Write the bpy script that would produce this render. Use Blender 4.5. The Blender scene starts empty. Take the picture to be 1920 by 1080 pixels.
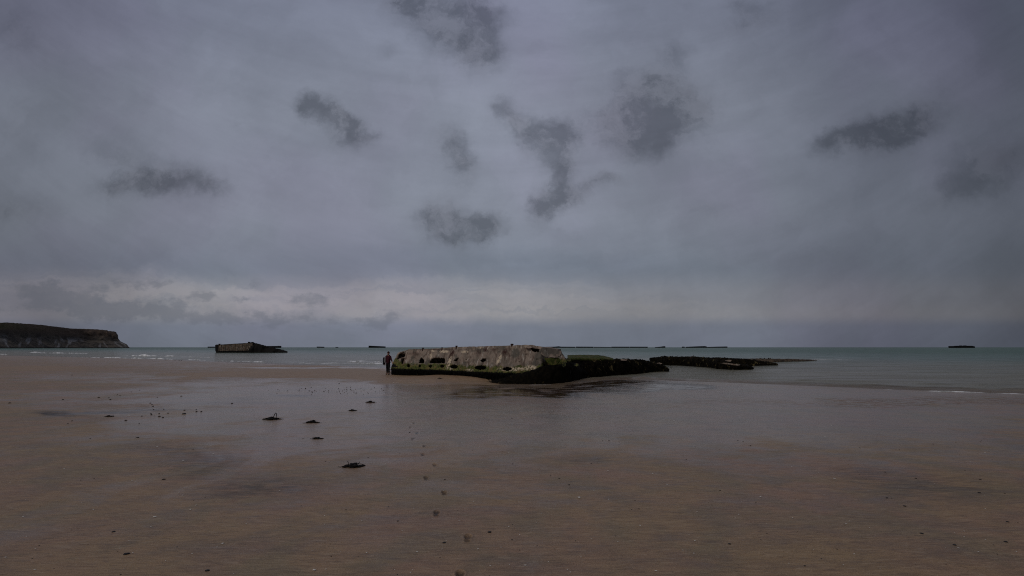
import bpy, bmesh, math, random
import numpy as np
from mathutils import Vector, Matrix, noise as mn

S = bpy.context.scene
C = S.collection
R = math.radians
random.seed(4)

# ------------------------------------------------------------------ camera
F = 907.0; PITCH = math.atan(111.0 / F); CAMZ = 2.05
cp, sp = math.cos(PITCH), math.sin(PITCH)
cam = bpy.data.objects.new('camera', bpy.data.cameras.new('camera')); C.objects.link(cam)
cam.data.sensor_width = 36.0; cam.data.lens = 36.0 * F / 1920.0
cam.data.clip_start = 0.05; cam.data.clip_end = 60000
cam.location = (0, 0, CAMZ); cam.rotation_euler = (math.pi / 2 + PITCH, 0, 0)
S.camera = cam

def slope(py):                      # dz/dy of the view ray through row py
    d = (540 - py) / F
    return (d * cp + sp) / (cp - d * sp)
def uof(px, py):                    # dx/dy of the view ray
    d = (540 - py) / F
    return ((px - 960) / F) / (cp - d * sp)
def at(px, py, z=0.0):
    Y = (z - CAMZ) / slope(py); return Vector((uof(px, py) * Y, Y, z))
def atd(px, py, Y):
    return Vector((uof(px, py) * Y, Y, CAMZ + slope(py) * Y))
def zrow(y, py): return CAMZ + slope(py) * y
def proj(x, y, z):
    z = z - CAMZ; zc = y * cp + z * sp; yc = -y * sp + z * cp
    return 960 + F * x / zc, 540 - F * yc / zc

# ------------------------------------------------------------------ world
S.view_settings.view_transform = 'Standard'; S.view_settings.look = 'None'
S.view_settings.gamma = 1.0; S.view_settings.use_curve_mapping = False
S.view_settings.exposure = -0.88
SUN_EL, SUN_AZ = R(42), R(215)       # azimuth clockwise from +Y: behind the camera, a little left
sun = bpy.data.objects.new('sun', bpy.data.lights.new('sun', 'SUN')); C.objects.link(sun)
sun.data.energy = 1.35; sun.data.angle = R(22); sun.data.color = (1.0, 0.95, 0.88)
sd = Vector((math.sin(SUN_AZ) * math.cos(SUN_EL), math.cos(SUN_AZ) * math.cos(SUN_EL), math.sin(SUN_EL)))
sun.rotation_euler = sd.to_track_quat('Z', 'Y').to_euler()

class NT:
    def __init__(s, tree): s.t = tree; s.n = tree.nodes; s.l = tree.links
    def put(s, sock, v):
        if v is None: return
        if isinstance(v, bpy.types.NodeSocket): s.l.new(v, sock)
        elif isinstance(v, (tuple, list)) and len(v) == 3 and len(sock.default_value) == 4: sock.default_value = (*v, 1)
        else: sock.default_value = v
    def math(s, op, a, b=None, c=None, clamp=False):
        n = s.n.new('ShaderNodeMath'); n.operation = op; n.use_clamp = clamp
        s.put(n.inputs[0], a); s.put(n.inputs[1], b); s.put(n.inputs[2], c); return n.outputs[0]
    def vm(s, op, a, b=None, scale=None):
        n = s.n.new('ShaderNodeVectorMath'); n.operation = op
        s.put(n.inputs[0], a); s.put(n.inputs[1], b)
        if scale is not None: s.put(n.inputs['Scale'], scale)
        return n.outputs['Value'] if op in ('LENGTH', 'DOT_PRODUCT') else n.outputs[0]
    def mix(s, f, a, b, mode='MIX'):
        n = s.n.new('ShaderNodeMix'); n.data_type = 'RGBA'; n.blend_type = mode; n.clamp_factor = True
        s.put(n.inputs[0], f); s.put(n.inputs[6], a); s.put(n.inputs[7], b); return n.outputs[2]
    def mapr(s, v, a, b, c=0.0, d=1.0, smooth=True):
        n = s.n.new('ShaderNodeMapRange'); n.interpolation_type = 'SMOOTHSTEP' if smooth else 'LINEAR'
        s.put(n.inputs[0], v); s.put(n.inputs[1], a); s.put(n.inputs[2], b); s.put(n.inputs[3], c); s.put(n.inputs[4], d)
        return n.outputs[0]
    def noise(s, vec, scale, detail=4, rough=0.55, dist=0.0, col=False):
        n = s.n.new('ShaderNodeTexNoise'); s.put(n.inputs['Vector'], vec)
        n.inputs['Scale'].default_value = scale; n.inputs['Detail'].default_value = detail
        n.inputs['Roughness'].default_value = rough; n.inputs['Distortion'].default_value = dist
        return n.outputs['Color' if col else 'Fac']
    def mapping(s, vec, loc=(0, 0, 0), rot=(0, 0, 0), scale=(1, 1, 1), kind='POINT'):
        n = s.n.new('ShaderNodeMapping'); n.vector_type = kind; s.put(n.inputs[0], vec)
        n.inputs['Location'].default_value = loc; n.inputs['Rotation'].default_value = rot
        n.inputs['Scale'].default_value = scale; return n.outputs[0]
    def ramp(s, v, stops, interp='EASE'):
        n = s.n.new('ShaderNodeValToRGB'); s.put(n.inputs[0], v); n.color_ramp.interpolation = interp
        e = n.color_ramp.elements
        while len(e) > 1: e.remove(e[-1])
        e[0].position = stops[0][0]; e[0].color = (*stops[0][1], 1)
        for p, c in stops[1:]:
            k = e.new(p); k.color = (*c, 1)
        return n.outputs[0]
    def attr(s, name):
        n = s.n.new('ShaderNodeAttribute'); n.attribute_name = name; return n.outputs['Fac']

def lin(r, g, b):
    f = lambda c: ((c / 255 + 0.055) / 1.055) ** 2.4 if c > 10 else c / 255 / 12.92
    return (f(r), f(g), f(b))

W = bpy.data.worlds.new('World'); S.world = W; W.use_nodes = True
w = NT(W.node_tree); w.n.clear()
tc = w.n.new('ShaderNodeTexCoord').outputs['Generated']
sep = w.n.new('ShaderNodeSeparateXYZ'); w.l.new(tc, sep.inputs[0])
yy = w.math('MAXIMUM', sep.outputs['Y'], 0.12)
uu = w.math('DIVIDE', sep.outputs['X'], yy); vv = w.math('DIVIDE', sep.outputs['Z'], yy)
comb = w.n.new('ShaderNodeCombineXYZ'); w.put(comb.inputs[0], uu); w.put(comb.inputs[1], vv)
uv = comb.outputs[0]
front = w.mapr(sep.outputs['Y'], 0.2, 0.4)
# wispy domain warp, two sizes
w1 = w.vm('SCALE', w.vm('SUBTRACT', w.noise(uv, 3.2, 5, 0.6, col=True), (0.5, 0.5, 0.5)), scale=0.10)
w2 = w.vm('SCALE', w.vm('SUBTRACT', w.noise(uv, 9.0, 7, 0.7, col=True), (0.5, 0.5, 0.5)), scale=0.11)
uvw = w.vm('ADD', uv, w.vm('ADD', w1, w2))
uvs = w.vm('ADD', uv, w.vm('SCALE', w2, scale=0.8))
def blob(px, py, rx, ry, rot, src):
    v = slope(py); u = uof(px, py)
    m = w.mapping(src, (u, v, 0), (0, 0, R(rot)), (rx / F, ry / F, 1), 'TEXTURE')
    g = w.n.new('ShaderNodeTexGradient'); g.gradient_type = 'SPHERICAL'; w.l.new(m, g.inputs[0])
    return g.outputs[1]
def field(lst, src):
    tot = None
    for px, py, rx, ry, rot, s in lst:
        b = w.math('MULTIPLY', blob(px, py, rx, ry, rot, src), s)
        tot = b if tot is None else w.math('ADD', tot, b)
    return w.math('MULTIPLY', tot, front)
CL = [(762, 8, 70, 40, -10, .7), (840, 42, 120, 75, -15, .95), (868, 80, 85, 60, -10, .6), (900, 112, 60, 55, 0, .5), (925, 28, 70, 50, 0, .65), (732, 102, 34, 30, 0, .35),
      (570, 198, 36, 30, -30, .65), (610, 218, 62, 36, -30, .8), (652, 240, 62, 34, -25, .8), (638, 270, 70, 30, -10, .45), (700, 258, 60, 22, 0, .25),
      (255, 350, 110, 34, 0, .9), (330, 335, 140, 46, -18, .5), (205, 290, 110, 70, -25, .4), (390, 345, 60, 26, -10, .35),
      (941, 198, 40, 30, -40, .4), (962, 228, 50, 46, -50, .6), (1007, 245, 62, 48, -10, .6), (1052, 240, 52, 44, 0, .6), (1058, 285, 48, 52, 0, .6), (1005, 285, 55, 45, -40, .5), (1062, 325, 44, 44, 0, .55),
      (1038, 360, 50, 44, 30, .65), (1020, 393, 46, 34, 35, .85), (1068, 371, 44, 28, 15, .65), (1112, 345, 44, 24, 20, .6), (1150, 341, 34, 20, -10, .5),
      (1215, 224, 150, 95, 8, 1.25), (1235, 145, 95, 80, 0, .5), (1262, 88, 55, 48, 0, .4), (1305, 198, 60, 42, 0, .4), (1170, 150, 40, 60, 0, .25),
      (1640, 255, 150, 46, 16, .95), (1715, 212, 130, 60, 30, .6), (1560, 268, 90, 26, 5, .35),
      (845, 260, 58, 46, -20, .6), (866, 298, 40, 50, 0, .5), (870, 340, 34, 60, 10, .35), (820, 392, 60, 60, 0, .5), (850, 428, 95, 44, -4, 1.0), (905, 428, 75, 34, 5, .6),
      (1880, 305, 170, 60, 12, .75), (1785, 370, 120, 36, 18, .45), (1415, 35, 120, 50, 25, .55), (1385, 8, 50, 24, 0, .4),
      (1320, 400, 130, 30, 10, .28), (1490, 420, 120, 40, 25, .25), (1055, 435, 60, 26, 0, .3),
      (20, 60, 200, 120, -20, .45), (20, 230, 130, 70, -30, .3), (20, 385, 150, 45, -5, .45)]
LO = [(140, 562, 150, 30, -7, 1.0), (60, 545, 90, 24, 0, .6), (245, 538, 130, 16, 0, 1.0), (376, 553, 42, 19, -10, 1.0), (345, 568, 34, 15, 0, .9),
      (470, 533, 28, 18, 0, .9), (462, 560, 38, 11, 0, .8), (585, 567, 70, 24, -6, .95), (562, 549, 30, 12, 0, .6), (605, 553, 40, 16, 0, .6),
      (725, 600, 52, 24, 0, .9), (300, 588, 480, 20, -2, .75), (180, 574, 300, 22, -3, .6), (500, 600, 500, 22, 0, .45), (680, 585, 70, 7, 0, .4)]
hi = field(CL, uvw)
lo = field(LO, uvs)
# base overcast, by elevation
vr = w.mapr(vv, 0.0, 0.8, smooth=False)
base = w.ramp(vr, [(0.0, lin(104, 110, 122)), (0.05, lin(106, 112, 125)), (0.085, lin(122, 124, 131)), (0.13, lin(118, 121, 130)),
                   (0.21, lin(108, 114, 126)), (0.36, lin(118, 123, 135)), (0.6, lin(120, 125, 138)), (1.0, lin(112, 117, 133))])
# horizontal fall-off: thicker cloud plus lens vignette, painted as darker sky at both sides
ur = w.mapr(uu, -1.4, 1.6, smooth=False)
side = w.ramp(ur, [(0.0, (.60, .60, .60)), (0.12, (.74, .74, .74)), (0.28, (1.0, 1.0, 1.0)), (0.47, (1.12, 1.12, 1.12)), (0.60, (.93, .93, .93)), (0.74, (.60, .60, .62)), (0.83, (.42, .42, .44)), (1.0, (.30, .30, .32))])
base = w.mix(1.0, base, side, 'MULTIPLY')
# soft streaks
cv = w.n.new('ShaderNodeCombineXYZ'); w.put(cv.inputs[0], uu); w.put(cv.inputs[1], w.math('SUBTRACT', vv, w.math('MULTIPLY', w.math('MULTIPLY', uu, uu), 0.30)))
st = w.noise(w.mapping(cv.outputs[0], scale=(0.8, 3.6, 1)), 1.7, 6, 0.55, 0.5)
base = w.vm('SCALE', base, scale=w.mapr(st, 0.25, 0.75, 0.93, 1.08))
st2 = w.noise(w.mapping(cv.outputs[0], scale=(1.0, 5, 1)), 4.5, 6, 0.62, 0.3)
base = w.vm('SCALE', base, scale=w.mapr(st2, 0.3, 0.7, 0.975, 1.025))
bl = w.noise(uvw, 3.6, 7, 0.6, 0.4); base = w.vm('SCALE', base, scale=w.mapr(bl, 0.3, 0.7, 0.91, 1.09))
lav = w.noise(uv, 2.3, 3, 0.5)
base = w.mix(w.mapr(lav, 0.42, 0.66, 0.0, 1.0), base, w.vm('MULTIPLY', base, (1.035, 0.985, 1.03)))
bk = w.math('MINIMUM', w.math('ADD', w.math('MULTIPLY', blob(1050, 497, 560, 40, -3, uvs), .55), w.math('MULTIPLY', blob(420, 505, 520, 40, -2, uvs), .3)), 1.0)
base = w.mix(bk, base, w.vm('MULTIPLY', base, (.80, .84, .87)))
cr = w.math('MULTIPLY', w.math('ADD', w.math('MULTIPLY', blob(860, 562, 620, 46, -2, uvs), 1.1), w.math('MULTIPLY', blob(230, 545, 430, 44, -3, uvs), 1.1), clamp=True), front)
crn = w.noise(w.mapping(uvs, rot=(0, 0, R(3)), scale=(1.0, 14, 1)), 2.2, 7, 0.62, 0.5)
cr = w.math('MULTIPLY', cr, w.mapr(crn, .36, .60, .25, 1.15))
base = w.mix(cr, base, w.vm('MULTIPLY', base, (1.33, 1.25, 1.16)))
# cloud darkening
tex = w.noise(uv, 7.0, 8, 0.64, 0.7)
hm = w.mapr(w.math('ADD', hi, w.math('MULTIPLY', w.math('SUBTRACT', tex, 0.5), w.math('MULTIPLY', w.math('POWER', w.math('MAXIMUM', hi, 0.0), 0.6), 0.95))), 0.0, 0.9, 0.0, 0.62)
hs = field([(a, b_, rx * 1.3, ry * 1.3, ro, k) for a, b_, rx, ry, ro, k in CL], uvs)
hm = w.math('ADD', hm, w.mapr(hs, 0.05, 1.2, 0.0, 0.60), clamp=True)
hm = w.math('MINIMUM', hm, 0.95)
ci = w.mapr(w.noise(uvw, 8.0, 7, 0.66), .42, .60)
base = w.mix(hm, base, w.mix(ci, w.vm('MULTIPLY', base, (.49, .495, .50)), w.vm('MULTIPLY', base, (.80, .785, .775))))
tex2 = w.noise(w.mapping(uv, scale=(1, 1.9, 1)), 17.0, 7, 0.66)
lm = w.mapr(w.math('ADD', lo, w.math('MULTIPLY', w.math('SUBTRACT', tex2, 0.5), 2.6)), 0.25, 1.0, 0.0, 0.50)
lm = w.math('MULTIPLY', lm, w.mapr(lo, 0.0, 0.12))
base = w.mix(lm, base, w.mix(1.0, side, lin(93, 98, 110), 'MULTIPLY'))
# below the horizon: dim ground colour
below = w.mapr(sep.outputs['Z'], -0.02, 0.0)
base = w.mix(below, lin(80, 80, 84), base)
sky = w.n.new('ShaderNodeTexSky'); sky.sky_type = 'NISHITA'; sky.sun_disc = False
sky.sun_elevation = SUN_EL; sky.sun_rotation = SUN_AZ; sky.air_density = 1.5; sky.dust_density = 3.0
out = w.mix(0.06, w.vm('SCALE', base, scale=21.3), sky.outputs[0])
bg = w.n.new('ShaderNodeBackground'); w.put(bg.inputs[0], out); bg.inputs[1].default_value = 0.1
wo = w.n.new('ShaderNodeOutputWorld'); w.l.new(bg.outputs[0], wo.inputs[0])
W.cycles.sampling_method = 'MANUAL'; W.cycles.sample_map_resolution = 512

# ------------------------------------------------------------------ helpers
def tag(o, label=None, cat=None, group=None, kind=None):
    if label: o['label'] = label
    if cat: o['category'] = cat
    if group: o['group'] = group
    if kind: o['kind'] = kind
    return o
def empty(name, loc, rz=0):
    o = bpy.data.objects.new(name, None); o.empty_display_size = 0.3
    C.objects.link(o); o.location = loc; o.rotation_euler = (0, 0, rz); return o
def link(name, verts, faces, mats, parent=None, smooth=True, attrs=None, world=True):
    me = bpy.data.meshes.new(name); me.from_pydata([tuple(v) for v in verts], [], [tuple(f) for f in faces]); me.update()
    for m in (mats if isinstance(mats, (list, tuple)) else [mats]): me.materials.append(m)
    if smooth: me.polygons.foreach_set('use_smooth', [True] * len(me.polygons))
    for k, v in (attrs or {}).items():
        a = me.attributes.new(k, 'FLOAT', 'POINT'); a.data.foreach_set('value', np.asarray(v, dtype=np.float32))
    o = bpy.data.objects.new(name, me); C.objects.link(o)
    if parent is not None:
        o.parent = parent
        if world:                                   # vertices given in world space: shift into the parent's frame
            inv = Matrix.LocRotScale(parent.location, parent.rotation_euler, parent.scale).inverted()
            me.transform(inv)
    return o
def fix_normals(o):
    bm = bmesh.new(); bm.from_mesh(o.data); bmesh.ops.recalc_face_normals(bm, faces=bm.faces); bm.to_mesh(o.data); bm.free()
def hsh(ix, iy, seed):
    n = (ix.astype(np.int64) * 374761393 + iy.astype(np.int64) * 668265263 + seed * 1442695041) & 0xffffffff
    n = ((n ^ (n >> 13)) * 1274126177) & 0xffffffff
    return ((n ^ (n >> 16)) & 0xffff) / 65535.0
def vn(x, y, seed=0):
    ix, iy = np.floor(x), np.floor(y); fx, fy = x - ix, y - iy
    fx = fx * fx * fx * (fx * (fx * 6 - 15) + 10); fy = fy * fy * fy * (fy * (fy * 6 - 15) + 10)
    a = hsh(ix, iy, seed); b = hsh(ix + 1, iy, seed); c = hsh(ix, iy + 1, seed); d = hsh(ix + 1, iy + 1, seed)
    return (a * (1 - fx) + b * fx) * (1 - fy) + (c * (1 - fx) + d * fx) * fy
def fbm(x, y, oct=4, seed=0):
    t = np.zeros_like(x); a = 0.5; s = 0
    for i in range(oct):
        t += a * (vn(x, y, seed + i) - 0.5); s += a; a *= 0.5
        x, y = x * 2.03 + 11.3, y * 2.03 + 5.7
    return t / s
def sst(a, b, x):
    t = np.clip((x - a) / (b - a), 0, 1); return t * t * (3 - 2 * t)
def mat(name):
    m = bpy.data.materials.new(name); m.use_nodes = True
    t = NT(m.node_tree); t.n.clear()
    b = t.n.new('ShaderNodeBsdfPrincipled'); o = t.n.new('ShaderNodeOutputMaterial'); t.l.new(b.outputs[0], o.inputs[0])
    return m, t, b
def bump(t, b, h, dist, strength=1.0, prev=None):
    n = t.n.new('ShaderNodeBump'); t.put(n.inputs['Height'], h); n.inputs['Distance'].default_value = dist
    n.inputs['Strength'].default_value = strength
    if prev: t.l.new(prev, n.inputs['Normal'])
    if b: t.l.new(n.outputs[0], b.inputs['Normal'])
    return n.outputs[0]
def objco(t): return t.n.new('ShaderNodeTexCoord').outputs['Object']
def wpos(t): return t.n.new('ShaderNodeNewGeometry').outputs['Position']

SEA = -0.25
# ------------------------------------------------------------------ shoreline and ground height
shore = [Vector((-9000, 5200, 0)), Vector((-1500, 900, 0))] + [at(px, py, SEA) for px, py in
        [(-120, 663.5), (0, 666.5), (120, 669), (300, 674), (420, 679), (560, 684.5), (650, 687), (740, 690)]] + \
        [Vector((-5.0, 41, 0))] + [at(px, py, SEA) for px, py in
        [(925, 717.5), (945, 720.5), (1000, 721.5), (1060, 721), (1090, 719), (1125, 713.5), (1170, 710.5), (1250, 713), (1400, 718.5), (1600, 727), (1750, 733), (1920, 739), (2100, 747)]] + [Vector((60, 4, 0)), Vector((500, -300, 0)), Vector((9000, -6000, 0))]
SX = np.array([p.x for p in shore]); SY = np.array([p.y for p in shore])
def sdist(x, y):
    best = np.full(x.shape, 1e18); sgn = np.ones(x.shape)
    for i in range(len(SX) - 1):
        ax, ay, bx, by = SX[i], SY[i], SX[i + 1], SY[i + 1]
        dx, dy = bx - ax, by - ay; L = dx * dx + dy * dy
        t = np.clip(((x - ax) * dx + (y - ay) * dy) / L, 0, 1)
        ex, ey = x - (ax + t * dx), y - (ay + t * dy); d = ex * ex + ey * ey
        m = d < best
        best = np.where(m, d, best); sgn = np.where(m, np.where(dx * (y - ay) - dy * (x - ax) < 0, 1.0, -1.0), sgn)
    return np.sqrt(best) * sgn
def wblob(x, y, px, py, rx, ry, soft=1.0):
    c = at(px, py, -0.12); e = at(px, py + ry, -0.12); f = at(px, py - min(ry, (py - 652) * 0.7), -0.12)
    ax = rx * c.y / F; ay = max((c.y - e.y), 0.05); ayf = max(f.y - c.y, 0.05)
    u = c.x / c.y
    x = x + fbm(x / 3.5, y / 3.5, 3, 55) * ax * .7; y = y + fbm(x / 4.5, y / 4.5, 3, 66) * (ay + ayf) * .9
    dy = y - c.y; dx = x - (c.x + u * dy)
    ayy = np.where(dy < 0, ay, ayf)
    r = np.sqrt((dx / ax) ** 2 + (dy / ayy) ** 2)
    return sst(0, 1, 1 - r) ** soft
FOOT = [(776, 790, 1), (769, 798.5, -1), (782, 809, 1), (774, 820, -1), (796, 833.5, 1), (793, 850, -1), (815, 869, 1), (799, 893, -1), (833, 920.5, 1), (818.5, 959, -1), (877, 1006, 1), (862, 1077, -1)]
def ground(x, y, full=True):
    D = sdist(x, y)
    z = np.where(D > 0, 0.25 * (1 - np.exp(-D / 13.0)), np.maximum(0.035 * D, -3.0)) + SEA
    near = np.exp(-(np.hypot(x, y) / 160) ** 2)
    z = z + near * (0.022 * fbm(x / 6, y / 3.2, 4, 3) * sst(-2, 3, D) + 0.006 * fbm(x / .9, y / .6, 3, 9))
    z = z + 0.22 * wblob(x, y, 840, 708, 110, 18, .8) + 0.10 * wblob(x, y, 600, 700, 190, 9, .8) + 0.05 * wblob(x, y, 700, 712, 150, 10)
    z = z - 0.10 * wblob(x, y, 1000, 721, 110, 6) + 0.07 * wblob(x, y, 560, 686.5, 130, 2.6, .7) + 0.05 * wblob(x, y, 80, 692, 160, 6)
    wake = np.zeros_like(x); rim = np.zeros_like(x)
    if full:
        for i, (px, py, s) in enumerate(FOOT):
            c = at(px, py, -0.02)
            m = (abs(x - c.x) < .5) & (abs(y - c.y) < .5)
            if not m.any(): continue
            xx = (x[m] - c.x); yv = (y[m] - c.y); a = -0.12 + 0.1 * math.sin(i * 7.0); k = 1.0
            xr = xx * math.cos(a) - yv * math.sin(a); yr = xx * math.sin(a) + yv * math.cos(a)
            r1 = np.sqrt((xr / .042) ** 2 + ((yr - .045) / .07) ** 2); r2 = np.sqrt((xr / .034) ** 2 + ((yr + .065) / .04) ** 2)
            r = np.minimum(r1, r2)
            dep = 1 - sst(.6, 1.1, r)
            z[m] += -0.022 * dep * k * (0.6 + .8 * vn(xx * 40, yv * 40, i)) + 0.008 * np.exp(-((r - 1.3) / .22) ** 2)
            wake[m] = np.maximum(wake[m], dep); 
    return z, D, wake
def gz(x, y):
    return float(ground(np.array([float(x)]), np.array([float(y)]), False)[0][0])
def atg(px, py):                      # point of the ground seen at a pixel
    z = -0.1
    for _ in range(3): p = at(px, py, z); z = gz(p.x, p.y)
    return Vector((p.x, p.y, z))

# sand sheet: polar grid, rows dense where the beach is looked at
rows = np.concatenate([np.linspace(0.0, 2.2, 8)[:-1], np.array([2.2 + i * .08 for i in range(14)]),
        np.array([(2.2) * F / k for k in np.arange(595, 30, -1.0)]), np.geomspace(68, 240, 60), np.geomspace(250, 20000, 40)])
rows = np.unique(rows)
ang = np.concatenate([np.linspace(-180, -60, 60)[:-1], np.linspace(-60, -48, 40)[:-1], np.linspace(-48, 48, 960), np.linspace(48, 60, 40)[1:], np.linspace(60, 180, 60)[1:-1]])
A = np.radians(ang); NA = len(A)
RR, AA = np.meshgrid(rows[1:], A, indexing='ij')
gx, gy = (RR * np.sin(AA)).ravel(), (RR * np.cos(AA)).ravel()
gzv, gD, gfoot = ground(gx, gy)
gz0, _, _ = ground(np.array([0.0]), np.array([0.0]))
NR = len(rows) - 1
def polar_mesh(name, x, y, z, x0, nr, na, mats, attrs, closed=True):
    v = np.concatenate([[[0, 0, x0]], np.stack([x, y, z], 1)])
    i, j = np.meshgrid(np.arange(nr - 1), np.arange(na), indexing='ij'); j2 = (j + 1) % na
    q = np.stack([1 + i * na + j, 1 + i * na + j2, 1 + (i + 1) * na + j2, 1 + (i + 1) * na + j], -1).reshape(-1, 4)[:, ::-1]
    t = np.stack([np.zeros(na, int), 1 + (np.arange(na) + 1) % na, 1 + np.arange(na)], 1)[:, ::1]
    me = bpy.data.meshes.new(name)
    me.vertices.add(len(v)); me.vertices.foreach_set('co', v.astype(np.float32).ravel())
    nl = len(q) * 4 + len(t) * 3; me.loops.add(nl); me.loops.foreach_set('vertex_index', np.concatenate([q.ravel(), t.ravel()]).astype(np.int32))
    me.polygons.add(len(q) + len(t))
    me.polygons.foreach_set('loop_start', np.concatenate([np.arange(len(q)) * 4, len(q) * 4 + np.arange(len(t)) * 3]).astype(np.int32))
    me.update(calc_edges=True); me.validate()
    me.polygons.foreach_set('use_smooth', [True] * len(me.polygons))
    for m in mats: me.materials.append(m)
    for k, a in attrs.items():
        t_ = me.attributes.new(k, 'FLOAT', 'POINT'); t_.data.foreach_set('value', np.concatenate([[a[0]], a]).astype(np.float32))
    o = bpy.data.objects.new(name, me); C.objects.link(o); return o

# surface state of the sand: how much water stands on it, how dry / dark it is
wet = sst(30, 8, gD) * 0.34 + 0.10 + .26 * sst(26, 17, gD) * sst(0, 5, gx)
for b, k in [((1000, 800, 1300, 130), .42), ((350, 748, 560, 50), .42), ((620, 748, 360, 26), .62), ((120, 712, 300, 14), .35), ((1250, 755, 560, 60), .30), ((1500, 752, 700, 34), .32), ((700, 690, 120, 5), .9),
             ((560, 689.5, 260, 3.2), .7), ((1170, 727, 190, 16), .6), ((900, 780, 300, 26), .25), ((1000, 742, 130, 12), .3), ((960, 722, 120, 4), .6), ((1550, 850, 620, 110), .34), ((450, 850, 500, 60), .10)]:
    wet += k * wblob(gx, gy, *b, .7)
mir = np.zeros_like(gx)  # mirror-like pools; this mask also darkens the sand where the wreck reflects
for b, k in [((1160, 722, 170, 17), 1.3), ((985, 739, 150, 21), 1.9), ((890, 744, 110, 9), .9), ((1160, 720, 180, 14), .9)]:
    mir += k * wblob(gx, gy, *b, .6)
mir = np.clip(mir, 0, 1)
crest = np.zeros_like(gx)
for b, k in [((1760, 754, 300, 16), 1.5), ((1350, 760, 260, 14), .5), ((960, 757, 170, 16), .9), ((1120, 741, 120, 10), .5), ((420, 715, 220, 10), .7), ((820, 775, 200, 20), .5), ((250, 765, 260, 12), .5)]:
    crest += k * wblob(gx, gy, *b, .6)
crest = np.clip(crest, 0, 1)
dry = np.zeros_like(gx)
for b, k in [((600, 701, 290, 12), 1.9), ((800, 711, 210, 16), 1.35), ((930, 727, 90, 8), .8), ((90, 692, 190, 5.5), 1.1), ((560, 686.5, 130, 2.4), 1.3), ((430, 690, 120, 5), .5), ((330, 712, 230, 9), .25)]:
    dry += k * wblob(gx, gy, *b, .8)
dry = np.clip(dry, 0, 1); wet = np.clip(wet * (1 - dry), 0, 1); wet = np.where(gD < .8, np.maximum(wet, sst(.8, 0, gD)), wet)
wet = np.maximum(wet, gfoot * .35)
dark = np.zeros_like(gx)
for b, k in [((110, 779, 75, 9), 1.1), ((200, 776, 120, 5), .8), ((300, 771, 90, 4), .7), ((420, 758, 160, 5), .4), ((1010, 742, 70, 5), .15), ((370, 880, 150, 34), .45), ((500, 925, 150, 30), .5), ((300, 850, 110, 20), .3),
             ((565, 742, 60, 4), .7), ((700, 744, 60, 4), .7), ((470, 750, 70, 4), .5), ((830, 748, 90, 5), .35), ((1740, 930, 200, 40), .3), ((1100, 870, 90, 18), .3), ((1650, 900, 80, 20), .25)]:
    dark += k * wblob(gx, gy, *b, .8)
dark = np.clip(dark + gfoot * .62, 0, 1)

m_sand, t, b = mat('wet_sand')
P = wpos(t); wa = t.attr('wet'); da = t.attr('dark'); dr = t.attr('dry')
stk = t.noise(t.mapping(P, rot=(0, 0, R(-26)), scale=(1.0, 3.6, 1)), 0.8, 8, 0.62, 1.0)
stk2 = t.noise(t.mapping(P, rot=(0, 0, R(-28)), scale=(1.0, 4.0, 1)), 3.0, 8, 0.66, 0.4)
big = t.noise(P, 0.33, 5, 0.6, 0.5); mid = t.noise(t.mapping(P, rot=(0, 0, R(-24)), scale=(1, 1.7, 1)), 1.2, 6, 0.62, 0.8)
grain = t.noise(P, 120.0, 3, 0.8); spk = t.noise(P, 34.0, 4, 0.75)
col = t.mix(t.mapr(big, 0.35, 0.65), lin(168, 138, 101), lin(167, 131, 107))
col = t.mix(t.mapr(t.noise(P, 0.75, 5, 0.6, 0.6), 0.45, 0.62, 0, .6), col, lin(142, 126, 97))
col = t.mix(t.mapr(mid, 0.48, 0.64, 0, 0.35), col, lin(122, 100, 84))
col = t.mix(t.mapr(stk, 0.44, 0.66, 0, 0.34), col, lin(116, 94, 82))
col = t.mix(t.mapr(stk2, 0.48, 0.70, 0, 0.30), col, lin(104, 84, 70))
col = t.mix(t.mapr(grain, 0.34, 0.6, 0.75, 0.0), col, t.vm('SCALE', col, scale=0.42))
col = t.mix(t.mapr(grain, 0.62, 0.70, 0.0, 0.5), col, lin(205, 190, 168))
col = t.mix(t.mapr(spk, 0.40, 0.30, 0.0, 0.6), col, lin(70, 58, 48))
col = t.mix(t.mapr(dr, 0.0, 0.8, 0, 0.7), col, t.mix(t.mapr(stk2, .4, .62), lin(170, 140, 106), lin(132, 104, 78)))
fs = t.noise(t.mapping(P, rot=(0, 0, R(-24)), scale=(1, 6, 1)), 5.5, 6, .6, .6)
col = t.mix(t.mapr(fs, .56, .62, 0, .38), col, lin(92, 72, 60)); col = t.mix(t.mapr(fs, .44, .38, 0, .25), col, lin(190, 168, 140))
dm = t.math('MULTIPLY', da, t.mapr(t.math('ADD', stk2, t.math('MULTIPLY', stk, .8)), 0.7, 1.05, 0.15, 1.35), clamp=True)
col = t.mix(dm, col, lin(46, 38, 34))
col = t.mix(t.math('MULTIPLY', t.attr('foot'), .42), col, lin(48, 38, 30))
pat = t.math('ADD', t.math('MULTIPLY', stk, .28), t.math('ADD', t.math('MULTIPLY', mid, .42), t.math('MULTIPLY', big, .3)))
ws = t.math('ADD', wa, t.math('MULTIPLY', t.math('SUBTRACT', pat, 0.5), 2.6))
ws = t.mapr(ws, 0.05, 0.95)
ws = t.math('MULTIPLY', ws, t.mapr(dr, 0.2, 0.8, 1.0, 0.15))
rp2 = t.mapr(t.noise(t.mapping(P, rot=(0, 0, R(14)), scale=(1, 3.2, 1)), 2.4, 4, .55, .8), .46, .56)
ws = t.math('MULTIPLY', ws, t.math('SUBTRACT', 1.0, t.math('MULTIPLY', rp2, t.math('MULTIPLY_ADD', t.attr('crest'), .75, .12))))
col = t.mix(t.math('MULTIPLY', rp2, t.math('MULTIPLY', t.attr('crest'), .5)), col, lin(104, 78, 62))
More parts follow.
